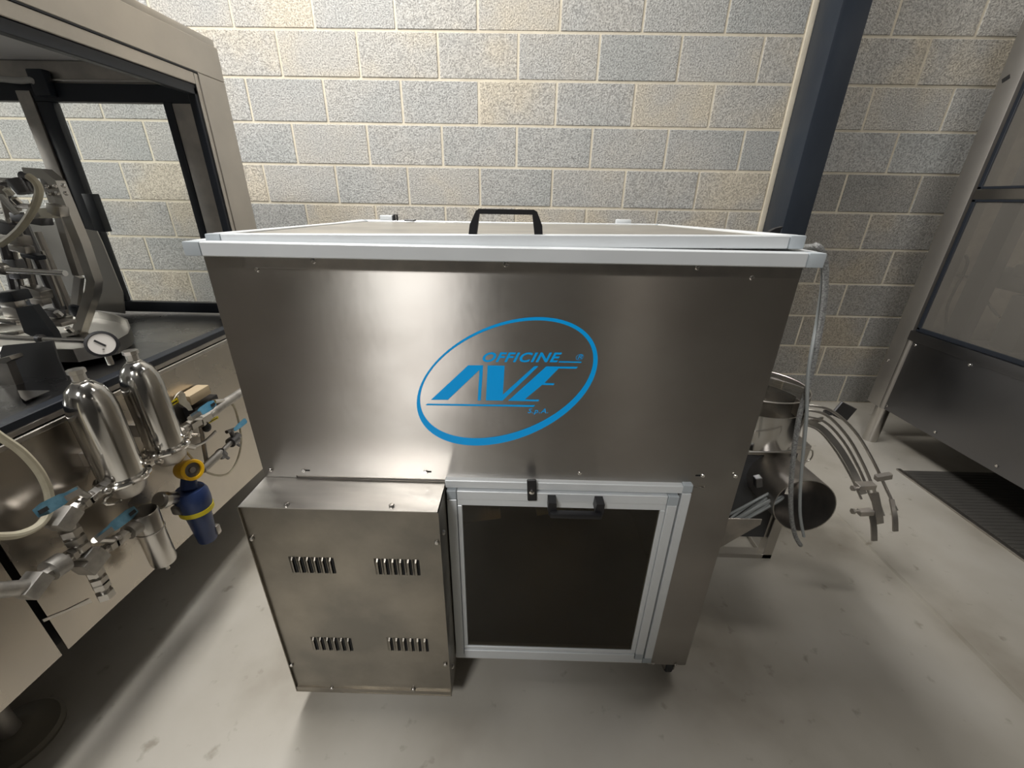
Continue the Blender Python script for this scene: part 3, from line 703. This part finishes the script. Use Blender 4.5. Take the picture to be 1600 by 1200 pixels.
# levelling foot
ft = Vector((-1.345, .605, 0))
fo = MB().lathe(ft, (0, 0, 1), [(0, 0), (.098, 0), (.100, .010), (.092, .020), (.06, .026), (.045, .036), (.028, .042), (0, .045)], 36)
fo = fo.build('levelling_foot', 'foot_dusty', fm)
MB().cyl(ft+Vector((0, 0, .04)), ft+Vector((0, 0, .40)), .024, n=20).build('foot_rod', 'steel_dull', fo)
# housing: corner post, header, frames
ZP0, ZH0, ZH1 = .892, 1.762, 1.868
MB().box((LX-.05, 1.755, ZP0), (LX, YE, ZH0-.001), .002).build('corner_post', 'steel_side', fm)
MB().box((LX-.05, -.9, ZH0), (LX, YE, ZH1), .002).build('header_panel', 'steel_side', fm)
MB().box((LX-.03, -.9, ZH0-.040), (LX-.004, 1.755, ZH0-.004), .002).build('header_trim', 'steel_side', fm)
g = MB().box((LX-.034, -.9, ZH0-.072), (LX-.008, 1.755, ZH0-.041), .002); g.box((LX-.034, 1.722, ZP0), (LX-.008, 1.755, ZH0-.05), .002); g.box((LX-.006, -.9, ZH0-.004), (LX-.001, 1.755, ZH0)); g.build('gasket_frame', 'gasket', fm)
MB().box((LX-.03, 1.735, ZP0), (LX-.003, 1.7545, ZH0-.006), .001).build('post_trim', 'steel_side', fm)
MB().poly([(FX0, -.9, ZH1), (LX-.01, -.9, ZH1), (LX-.01, YE, ZH1), (FX0, YE, ZH1)], (0, 0, .004)).build('roof_sheet', 'steel_side', fm)
MB().poly([(FX0, -.9, ZH0+.03), (LX-.05, -.9, ZH0+.03), (LX-.05, YE-.05, ZH0+.03), (FX0, YE-.05, ZH0+.03)], (0, 0, .004)).build('roof_lining', 'pale_lining', fm)
for y0, y1 in ((.3, 1.11), (1.125, 1.425), (1.44, 1.895)):
    MB().box((LX-.03, y0, ZH1), (LX-.004, y1, ZH1+.024), .006).build('roof_rib', 'steel_side', fm)
rf = MB().box((-1.27, 1.30, ZH1+.003), (-1.25, 1.33, ZH1+.10)).box((-1.45, 1.28, ZH1+.07), (-1.16, 1.31, ZH1+.085)).box((-1.20, 1.29, ZH1+.06), (-1.17, 1.33, ZH1+.12)); rf.build('roof_bracket', 'steel_dull', fm)
# end wall with black window frames
EY = 1.755
g = MB(); g.box((FX0, EY, 1.668), (LX-.045, EY+.03, 1.725), .004); g.box((FX0, EY, ZP0), (LX-.045, EY+.03, ZP0+.045), .004)
g.build('window_frame', 'dark_frame', fm)
MB().box((FX0, EY+.002, 1.70), (LX-.05, EY+.04, 1.79), .002).build('window_header', 'steel_dull', fm)
MB().box((FX0, EY-.012, 1.727), (LX-.05, EY, 1.735), .002).build('edge_strip', 'steel_plain', fm)
mu = MB().box((-1.775, EY, ZP0+.045), (-1.715, EY+.03, 1.668), .003).build('mullion', 'dark_frame', fm)
MB().box((-1.83, EY-.006, ZP0+.2), (-1.777, EY+.03, 1.70), .004).build('mullion_post', 'steel_dull', fm)
pp = ay(150, 333, EY-.01); MB().box((pp.x-.022, EY-.02, pp.z-.07), (pp.x+.02, EY+.012, pp.z+.07), .003).build('window_catch', 'dark_frame', fm)
MB().box((LX-.125, EY, ZP0+.045), (LX-.05, EY+.03, 1.668), .004).build('window_jamb', 'steel_dull', fm)
MB().box((LX-.155, EY-.002, ZP0+.04), (LX-.125, EY+.03, 1.675), .003).build('window_jamb', 'dark_frame', fm)
MB().box((-1.716, EY+.012, ZP0+.04), (LX-.15, EY+.016, 1.67)).build('pane', 'clear_glass', fm)
MB().box((FX0, EY+.012, ZP0+.04), (-1.82, EY+.016, 1.67)).build('pane', 'clear_glass', fm)
MB().box((-1.74, EY-.03, 1.68), (-1.68, EY, 1.76), .006).build('corner_bracket', 'dark_frame', fm)
MB().tube([ay(0, 123, EY-.02), ay(30, 126, EY-.02), ay(48, 125, EY-.03), ay(55, 130, EY-.02)], .01, 8, smooth=4).build('seal_cord', 'hose_clear', fm)
MB().tube([(FX0, 1.2, 1.80-.02), (-1.80, 1.2, 1.80-.02)], .02, 10).build('roof_tube', 'dark_frame', fm)
# far side wall of the housing
MB().box((FX0, -.9, ZP0), (FX0+.008, YE, ZH0+.02)).build('far_pane', 'clear_glass', fm)
MB().box((FX0, YE-.05, ZP0), (FX0+.05, YE, ZH1)).box((FX0, -.9, ZP0), (FX0+.05, -.85, ZH1)).build('far_post', 'steel_dull', fm)

# carousel inside the housing
def fa(pts, Y): return [ay(x, y, Y) for x, y in pts]
rimp = [(149, 486), (180, 491), (199, 499), (204, 511), (200, 521), (178, 534), (114, 546), (84, 546)]
RZ = .945
rim = [az(x, y, RZ) for x, y in rimp]; cen = sum(rim, Vector())/len(rim)
rim += [Vector((-1.75, 1.15, RZ)), Vector((-2.0, 1.35, RZ)), Vector((-1.85, 1.6, RZ))]
tr = MB(); bot = [Vector((p.x, p.y, RZ-.04)) for p in rim]; nR = len(rim)
A = [tr.bm.verts.new(p) for p in rim]; B = [tr.bm.verts.new(p) for p in bot]; cc_ = sum(rim, Vector())/nR
A2 = [tr.bm.verts.new(p+(cc_-p).normalized()*.006) for p in rim]; B2 = [tr.bm.verts.new(p+(cc_-p).normalized()*.006+Vector((0, 0, .01))) for p in bot]
for P_, Q_ in ((B, A), (A, A2), (A2, B2)):
    for i in range(nR): tr.bm.faces.new((P_[i], P_[(i+1) % nR], Q_[(i+1) % nR], Q_[i]))
tr.bm.faces.new(B2); tr.bm.faces.new(B)
tr.build('carousel_tray', 'steel_plain', fm)
MB().cyl((-1.68, 1.42, .88), (-1.68, 1.42, .906), .17, n=28).build('tray_pedestal', 'dark_frame', fm)
MB().poly(fa([(127, 357), (151, 361), (160, 380), (192, 459), (195, 490), (144, 484)], 1.62), (0, .004, 0)).build('guard_plate', 'steel_plain', fm)
MB().poly(fa([(30, 350), (92, 346), (126, 430), (132, 488), (60, 488)], 1.66), (0, .004, 0)).build('guard_plate', 'steel_top', fm)
def bar(px, Y, wd, th, name='bracket_bar', m='steel_plain'):
    P = fa(px, Y); wl = []
    for i, q in enumerate(P):
        d = (P[min(i+1, len(P)-1)]-P[max(i-1, 0)]).normalized(); wl.append(d.cross(Vector((0, 1, 0))).normalized()*wd)
    MB().strip(P, wl, (0, th, 0)).build(name, m, fm)
bar([(45, 270), (74, 272), (88, 284), (105, 324), (128, 380), (148, 438), (146, 455), (124, 520)], 1.36, .028, .03)
bar([(122, 519), (96, 523), (60, 525)], 1.34, .012, .03)
bar([(72, 278), (90, 325), (110, 390), (123, 430)], 1.40, .022, .02, m='steel_dull')
bar([(124, 432), (118, 478)], 1.42, .022, .015, m='steel_dull')
MB().tube(fa([(0, 382), (16, 371), (34, 354), (53, 325), (61, 300), (56, 285), (44, 275)], 1.25), .0095, 8, smooth=4).build('hose', 'hose_cream', fm)
MB().tube(fa([(0, 305), (15, 322), (26, 334)], 1.2), .007, 8, smooth=3).build('hose', 'hose_clear', fm)
MB().cyl(ay(28, 280, 1.35), ay(42, 302, 1.35), .028, .022, 14).cyl(ay(34, 274, 1.35), ay(48, 278, 1.35), .012, n=10).build('hose_joint', 'steel_dark', fm)
for px0, px1, r_, Y in [((0, 422), (102, 427), .0085, 1.2), ((0, 527), (144, 533), .008, 1.14), ((0, 551), (62, 549), .005, 1.1)]:
    MB().cyl(ay(*px0, Y), ay(*px1, Y), r_, n=12).build('guide_rod', 'chrome', fm)
p = ay(63, 529, 1.14); MB().cyl(p-Vector((.006, 0, 0)), p+Vector((.006, 0, 0)), .013, n=12).build('rod_collar', 'steel_dark', fm)
p = ay(4, 420, 1.2); MB().sph(p, .018, 12).build('rod_collar', 'steel_plain', fm)
# valve stack: rods, blocks and clamps
rods = [((12, 342), (40, 470)), ((22, 340), (62, 478)), ((36, 352), (96, 484)), ((44, 360), (80, 470)), ((58, 362), (110, 482)), ((4, 360), (30, 470)), ((66, 392), (98, 478)), ((0, 290), (20, 360)), ((2, 283), (28, 356))]
for i, (a, c) in enumerate(rods):
    Y = 1.30+.035*(i % 5)
    MB().cyl(ay(*a, Y), ay(*c, Y), .005+.005*(i % 3), n=8).build('valve_rod', ('steel_plain', 'steel_dull', 'steel_dark')[i % 3], fm)
blocks = [(60, 336, 1.3, .05, .03, .02, 'steel_plain'), (76, 333, 1.3, .045, .03, .028, 'paper'), (90, 328, 1.3, .04, .03, .03, 'steel_plain'), (50, 342, 1.34, .09, .04, .025, 'steel_dark'),
          (22, 374, 1.3, .07, .04, .03, 'steel_dull'), (34, 388, 1.28, .05, .03, .022, 'steel_plain'), (10, 356, 1.3, .06, .03, .035, 'steel_dark'), (52, 400, 1.3, .05, .03, .014, 'dark_frame'),
          (26, 420, 1.3, .04, .03, .06, 'steel_dark'), (58, 456, 1.3, .06, .04, .03, 'steel_plain'), (64, 470, 1.28, .04, .03, .02, 'steel_dull'), (84, 489, 1.28, .05, .03, .022, 'steel_dark'), (98, 495, 1.3, .04, .03, .016, 'steel_plain'),
          (30, 486, 1.22, .06, .04, .035, 'steel_dull'), (76, 502, 1.26, .13, .05, .014, 'steel_dull'), (18, 500, 1.2, .07, .04, .015, 'chrome'), (118, 486, 1.4, .03, .02, .04, 'dark_frame'), (20, 462, 1.2, .06, .05, .03, 'dark_frame'), (20, 474, 1.2, .05, .03, .02, 'steel_plain'), (12, 520, 1.18, .10, .03, .012, 'steel_plain')]
for x, y, Y, sx, sy, sz, m in blocks:
    MB().obox(ay(x, y, Y), (sx, sy, sz), (1, 0, random.uniform(-.35, .1)), (0, 0, 1), .004).build('valve_block', m, fm)
for x, y in ((74, 292), (77, 303), (86, 291), (90, 302), (99, 290), (103, 302)):
    p = ay(x, y, 1.34); MB().sph(p, .0065, 8).build('bolt', 'chrome', fm)
for x0, y0, x1, y1 in ((0, 282, 28, 283), (10, 320, 48, 323), (8, 372, 40, 371), (0, 330, 30, 326)):
    MB().cyl(ay(x0, y0, 1.38), ay(x1, y1, 1.38), .008, n=8).build('cross_rod', 'steel_dull', fm)
for x, y, m in ((60, 498, 'chrome'), (80, 506, 'dark_frame'), (95, 493, 'chrome'), (70, 494, 'steel_plain'), (112, 518, 'chrome'), (18, 304, 'paper'), (30, 318, 'chrome')):
    p = ay(x, y, 1.24); MB().cyl(p, p+Vector((0, -.008, .014)), .009, n=6).build('nut', m, fm)
# dark slanted guides in front
MB().poly(fa([(24, 482), (50, 477), (82, 520), (86, 530), (62, 532), (38, 520)], 1.16), (0, .02, 0)).build('dark_guide', 'gasket', fm)
MB().poly(fa([(82, 532), (60, 535), (4, 540), (0, 552), (0, 606), (96, 600), (104, 592), (90, 560)], 1.05), (0, .004, 0)).build('dark_guide', 'steel_dark', fm)
MB().poly(fa([(0, 566), (10, 566), (34, 626), (0, 630)], 1.0), (0, .02, 0)).build('steel_guide', 'steel_dull', fm)
MB().poly(fa([(0, 560), (14, 557), (18, 562), (8, 568), (0, 570)], .99), (0, .03, 0)).build('guide_lip', 'steel_plain', fm)
MB().poly([az(28, 611, .892), az(78, 611, .892), az(40, 627, .892), az(33, 622, .892)], (0, 0, .002)).build('steel_tag', 'steel_plain', fm)

# filters, pipework on the aisle side
PX = -1.07
def P(x, y, X=PX): return ax(x, y, X)
def filt(base, top, r, nm):
    b0 = Vector((PX, base, .655)); H_ = top-.655
    f = MB().lathe(b0, (0, 0, 1), [(0, 0), (r*.94, 0), (r, .012), (r, H_*.74), (r*.93, H_*.84), (r*.74, H_*.93), (r*.45, H_*.985), (r*.3, H_), (0, H_)], 32)
    f = f.build('filter_housing', 'steel_polished', fm)
    MB().lathe(b0+Vector((0, 0, H_-.006)), (0, 0, 1), [(.017, 0), (.017, .008), (.014, .010), (.014, .026), (.018, .028), (.018, .038), (.0, .040)], 8).build('top_nozzle', 'steel_plain', f)
    MB().tube([b0+Vector(((r+.006)*math.cos(t), (r+.006)*math.sin(t), .006)) for t in [2*PI*i/24 for i in range(24)]], .007, 8, closed=True).build('clamp_ring', 'chrome', f)
    MB().lathe(b0+Vector((0, 0, -.05)), (0, 0, 1), [(0, 0), (.03, .002), (.042, .018), (r, .048), (0, .05)], 24).build('filter_base', 'steel_dull', f)
    MB().obox(b0+Vector((.01, r+.018, .006)), (.026, .034, .024), (1, 0, 0), (0, 0, 1), .004).cyl(b0+Vector((.03, r+.022, .006)), b0+Vector((.05, r+.022, .006)), .006, n=8).build('clamp_screw', 'chrome', f)
    MB().sph(b0+Vector((r*.4, -r-.018, .012)), .010, 10).build('clamp_hinge', 'steel_plain', f)
    MB().box((LX-.002, base-.012, .70), (PX-r+.01, base+.012, .74)).build('filter_mount', 'steel_dull', f)
    return f, b0
fA, bA = filt(.905, .945, .050, 'a'); fB, bB = filt(1.055, .940, .048, 'b')
# pressure gauge on the rear filter
gc = P(161, 538, -1.06)
ga = MB().lathe(gc, Vector((.55, -.75, .35)), [(0, -.022), (.028, -.022), (.030, -.016), (.030, .006), (.033, .008), (.033, .012), (.027, .013), (.027, .010), (0, .010)], 28).build('pressure_gauge', 'black_plastic', fm)
gn = Vector((.55, -.75, .35)).normalized()
MB().lathe(gc+gn*.0102, gn, [(.0265, 0), (.0265, .0006), (0, .0006)], 28).build('gauge_dial', 'dial_white', ga)
u_ = gn.cross(Vector((0, 0, 1))).normalized(); v_ = u_.cross(gn)
MB().strip([gc+gn*.012-(u_+v_)*.006, gc+gn*.012+(u_*1.0+v_*.9)*.012], (u_-v_)*.0035, gn*.001).obox(gc+gn*.012-v_*.013, (.004, .004, .001), u_, v_).build('gauge_needle', 'black_plastic', ga)
MB().cyl(gc-Vector((0, 0, .055)), gc-Vector((0, 0, .025)), .007, n=10).build('gauge_stem', 'steel_plain', ga)

def fitting(a, b_, r, name, m='steel_plain', parent=None, hexes=(.1, .5, .9)):
    a = Vector(a); b_ = Vector(b_); q = MB().cyl(a, b_, r*.75, n=12)
    L_ = (b_-a).length; d = (b_-a).normalized()
    for h in hexes:
        c = a+(b_-a)*h; q.cyl(c-d*min(.011, L_*.1), c+d*min(.011, L_*.1), r*1.25, n=6)
    return q.build(name, m, parent or fm)
def ball_valve(a, b_, h0, h1, m, X=PX):
    A_ = P(*a); B_ = P(*b_); o = fitting(A_, B_, .0135, 'ball_valve', 'steel_plain', hexes=(.08, .38, .52, .66, .94))
    mid = A_.lerp(B_, .5); MB().sph(mid, .017, 10).build('valve_ball', 'steel_dull', o)
    H0 = P(*h0, X+.035); H1 = P(*h1, X+.035)
    MB().cyl(mid, H1+Vector((-.008, 0, -.004)), .008, n=8).build('valve_stem', 'steel_plain', o)
    d = (H0-H1); hs = [H1, H1.lerp(H0, .28), H1.lerp(H0, .42), H1.lerp(H0, .8), H0]
    side = d.normalized().cross(Vector((1, 0, .35))).normalized()
    wd = [.012, .013, .021, .024, .014]
    MB().strip(hs, [side*w_ for w_ in wd], Vector((.35, 0, -1)).normalized()*.006).build('valve_handle', m, o)
    MB().strip([H1-d*.03, H1.lerp(H0, .36)], side*.012, Vector((.35, 0, -1)).normalized()*.0085).build('handle_plate', 'steel_dull', o)
    e_ = H1.lerp(H0, .86); dn = d.normalized()*.009; MB().obox(e_+Vector((.0036, 0, .0)), (.018, .009, .002), d, Vector((1, 0, .35))).build('handle_slot', 'dark_hole', o)
    return o
ball_valve((168, 757), (112, 800), (55, 803), (124, 765), 'handle_blue_worn')
MB().obox(P(98, 810), (.045, .05, .04), (1, 0, 0), (0, -.5, 1), .004).build('tee_block', 'galvanised', fm)
fitting(P(106, 822), P(128, 862), .017, 'union_nut', hexes=(.2, .5, .8))
MB().obox(P(140, 876), (.045, .055, .045), (1, 0, 0), (0, -.3, 1), .003).obox(P(132, 868), (.045, .03, .03), (1, 0, 0), (0, -.3, 1), .003).build('tee_block', 'galvanised', fm)
fitting(P(145, 886), P(166, 930), .015, 'drain_valve', hexes=(.15, .45, .6, .95))
MB().sph(P(160, 918), .014, 10).build('drain_knob', 'steel_dull', fm)
fitting(P(118, 862), P(82, 890), .014, 'union_nut', hexes=(.2, .55))
MB().cyl(P(98, 878), P(76, 893), .026, n=16).build('ring_nut', 'galvanised', fm)
MB().cyl(P(78, 893), P(64, 902), .012, n=6).build('pipe_stub', 'steel_plain', fm)
MB().obox(P(50, 915), (.04, .05, .036), (1, 0, 0), (0, -.4, 1), .003).build('tee_block', 'galvanised', fm)
MB().tube([P(45, 917), P(20, 920), P(-20, 924)], .017, 12).build('pipe', 'galvanised', fm)
ball_valve((212, 823), (150, 868), (213, 795), (152, 842), 'handle_blue_worn')
MB().cyl(P(200, 832), P(214, 822), .022, n=14).cyl(P(206, 828), P(222, 815), .016, n=8).build('ring_nut', 'galvanised', fm)
# small open steel cup beside the valves
cu0 = P(262, 872); ct = P(226, 797)
cup = MB().lathe(Vector((PX, cu0.y-.012, cu0.z)), (0, 0, 1), [(0, 0), (.030, 0), (.033, .01), (.033, .105), (.036, .19), (.033, .195), (.026, .155), (0, .15)], 28)
cupo = cup.build('steel_cup', 'steel_plain', fm)
MB().cyl((PX, cu0.y-.012, cu0.z-.03), (PX, cu0.y-.012, cu0.z), .006, n=8).build('drain_pin', 'steel_plain', cupo)
MB().tube([Vector((PX, cu0.y-.012, cu0.z+.13))+Vector((.0345*math.cos(t), .0345*math.sin(t), 0)) for t in [2*PI*i/20 for i in range(20)]], .002, 6, closed=True).build('band', 'steel_dull', cupo)
# wire levers under the filters
MB().tube([P(175, 740), P(186, 752), P(193, 745), P(189, 762), P(164, 780), P(166, 788), P(188, 783), P(190, 770)], .004, 6, smooth=2).build('wire_lever', 'chrome', fm)
MB().cyl(P(176, 735), P(192, 752), .009, n=8).build('lever_pivot', 'steel_plain', fm)
# pipe between cup and meter
MB().cyl(P(247, 782), P(272, 778), .020, n=16).cyl(P(250, 782), P(258, 781), .026, n=16).build('pipe_coupling', 'steel_plain', fm)
# blue flow regulator with yellow dial head
mt = P(300, 762, -1.055)
mp0 = P(322, 846, -1.05); mp1 = P(296, 752, -1.05); mp0.y = mp1.y = (mp0.y+mp1.y)/2
bm_ = MB().lathe(mp0, mp1-mp0, [(0, 0), (.026, 0), (.028, .003), (.037, .125), (.046, .130), (.049, .17), (.047, .20), (.040, .214), (0, .214)], 24)
mo_ = bm_.build('flow_regulator', 'meter_blue', fm)
dd = (mp1-mp0).normalized()
MB().lathe(mp0+dd*.128, dd, [(.04, 0), (.0485, .001), (.0485, .017), (.042, .019)], 24).build('yellow_band', 'label_yellow', mo_)
MB().box((mp0.x+.010, mp0.y+.012, mp0.z+.008), (mp0.x+.032, mp0.y+.03, mp0.z+.045), .005).build('drain_plug', 'steel_dull', mo_)
MB().obox(mp0+dd*.165+Vector((-.02, -.028, 0)), (.03, .05, .03), (1, 0, 0), (0, 0, 1), .006).build('side_port', 'steel_dark', mo_)
hc = P(294, 734, -1.05); hn = Vector((.80, -.30, .22)).normalized()
MB().lathe(hc-hn*.035, hn, [(0, 0), (.026, .0), (.030, .010), (.033, .045), (.034, .062), (.031, .065), (.024, .065), (.024, .056)], 28).build('dial_head', 'yellow_paint', mo_)
MB().cyl(mp1-dd*.02, hc, .024, .018, 16).build('neck', 'meter_blue', mo_)
MB().lathe(hc-hn*.035, hn, [(.0242, .057), (0, .057)], 24).build('dial_face', 'steel_dark', mo_)
MB().lathe(hc-hn*.035, hn, [(.010, .058), (.009, .061), (0, .061)], 12).build('dial_knob', 'steel_dull', mo_)
# upper pipeline
fitting(P(262, 690), P(285, 672), .015, 'pipe_clamp', hexes=(.2, .8)); fitting(P(285, 672), P(322, 650), .016, 'pipe_union', hexes=(.3, .5, .75, .95))
MB().tube([P(318, 655), P(345, 634), P(376, 614), ax(380, 611, PX)], .0165, 12).build('pipe', 'galvanised', fm)
h = ball_valve((312, 662), (330, 646), (336, 629), (300, 652), 'handle_blue')
MB().tube([P(253, 674), P(263, 684), P(285, 700), P(306, 722), P(324, 738), P(345, 743), P(362, 735), P(373, 712), P(377, 685), P(372, 655), P(366, 636), P(358, 628), P(348, 626)], .0038, 8, smooth=5).build('thin_hose', 'hose_cream', fm)
MB().cyl(P(334, 628), P(348, 626), .009, n=10).build('hose_coupling', 'chrome', fm)
MB().tube([P(297, 699), P(305, 697), P(320, 690), P(337, 674)], .005, 8, smooth=2).build('steel_lever', 'steel_plain', fm)
MB().cyl(P(290, 696), P(303, 699), .009, n=8).build('lever_pivot', 'steel_plain', fm)
MB().tube([P(313, 660, -1.09), P(320, 705, -1.09), P(323, 722, -1.09)], .007, 8).build('pipe', 'steel_dull', fm)
MB().sph(P(323, 668), .016, 12, (.8, 1, 1)).build('black_knob', 'black_plastic', fm)
# lower pipeline
MB().tube([P(316, 734), P(345, 707)], .014, 12).tube([P(345, 707), P(362, 690)], .009, 12).build('pipe', 'galvanised', fm)
MB().cyl(P(343, 706), P(349, 712), .016, n=12).cyl(P(350, 712), P(357, 716), .006, n=8).build('pipe_clip', 'steel_dark', fm)
MB().tube([P(314, 741, -1.09), P(344, 714, -1.09)], .004, 6).build('thin_rod', 'steel_plain', fm)
v4 = MB().cyl(P(360, 692), P(368, 686), .019, n=16).cyl(P(363, 688), P(372, 680), .014, n=10).cyl(P(360, 672), P(368, 690), .008, n=8).cyl(P(354, 675), P(368, 670), .007, n=6).cyl(P(368, 692), P(374, 696), .006, n=6).build('shutoff_valve', 'steel_dark', fm)
h0, h1 = P(366, 672, PX+.02), P(385, 656, PX+.02); sdv = (h1-h0).normalized().cross(Vector((1, 0, .3))).normalized()
MB().strip([h0, h0.lerp(h1, .4), h0.lerp(h1, .9), h1], [sdv*.008, sdv*.016, sdv*.018, sdv*.01], Vector((.3, 0, -1)).normalized()*.004).build('valve_handle', 'handle_blue', v4)
# yellow labels, card box and crumpled wrap behind the pipes
def label_strip(a, b_, wd):
    A_, B_ = ax(*a, LX+.002), ax(*b_, LX+.002); d = (B_-A_).normalized(); n_ = Vector((1, 0, 0)).cross(d)
    o = MB().strip([A_, B_], n_*wd, (.001, 0, 0)).build('yellow_label', 'label_yellow', fm)
    MB().strip([A_.lerp(B_, .12)+Vector((.001, 0, 0)), A_.lerp(B_, .88)+Vector((.001, 0, 0))], n_*wd*.28, (.0006, 0, 0)).build('printed_line', 'black_plastic', o)
label_strip((248, 643), (280, 624), .016); label_strip((326, 660), (341, 652), .010)
MB().box((LX, ax(285, 640, LX).y, ax(300, 645, LX).z-.035), (LX+.045, ax(322, 620, LX).y, ax(300, 630, LX).z+.004), .003).build('junction_box', 'black_plastic', fm)
q = ax(304, 611, -1.12); MB().box((q.x-.024, q.y-.05, q.z-.030), (q.x+.02, q.y+.045, q.z+.004), .003).build('card_box', 'tan_card').update_tag()
tag(bpy.data.objects['card_box'], 'small tan cardboard box resting behind the pipes on the side of the filling machine', 'box')
wr = MB().strip([P(273, 622), P(279, 613), P(284, 616), P(286, 628), P(294, 634), P(298, 641)], [Vector((.004, .014, .010)), Vector((.004, .016, .004)), Vector((.01, .012, -.004)), Vector((.01, .018, .0)), Vector((.0, .016, .01)), Vector((.01, .004, .0))], (.002, 0, .002)); tag(wr.build('plastic_wrap', 'paper'), 'crumpled strip of white wrap draped beside the small tan box', 'wrapping')
# cream hose looping in from the left
MB().tube([P(-30, 660), P(0, 682), P(34, 706), P(62, 738), P(76, 770), P(76, 798), P(62, 820), P(34, 834), P(0, 838), P(-40, 836)], .0085, 10, smooth=5).build('hose', 'hose_cream', fm)
sw_ = MB(); A_, B_ = ax(67, 970, LX+.002), ax(142, 938, LX+.002); dq = (B_-A_)
sw_.strip([A_, A_.lerp(B_, .5), B_], [Vector((0, 0, .009)), Vector((0, 0, .006)), Vector((0, 0, .016))], (.002, 0, 0)).build('sealant_smear', 'steel_plain', fm)
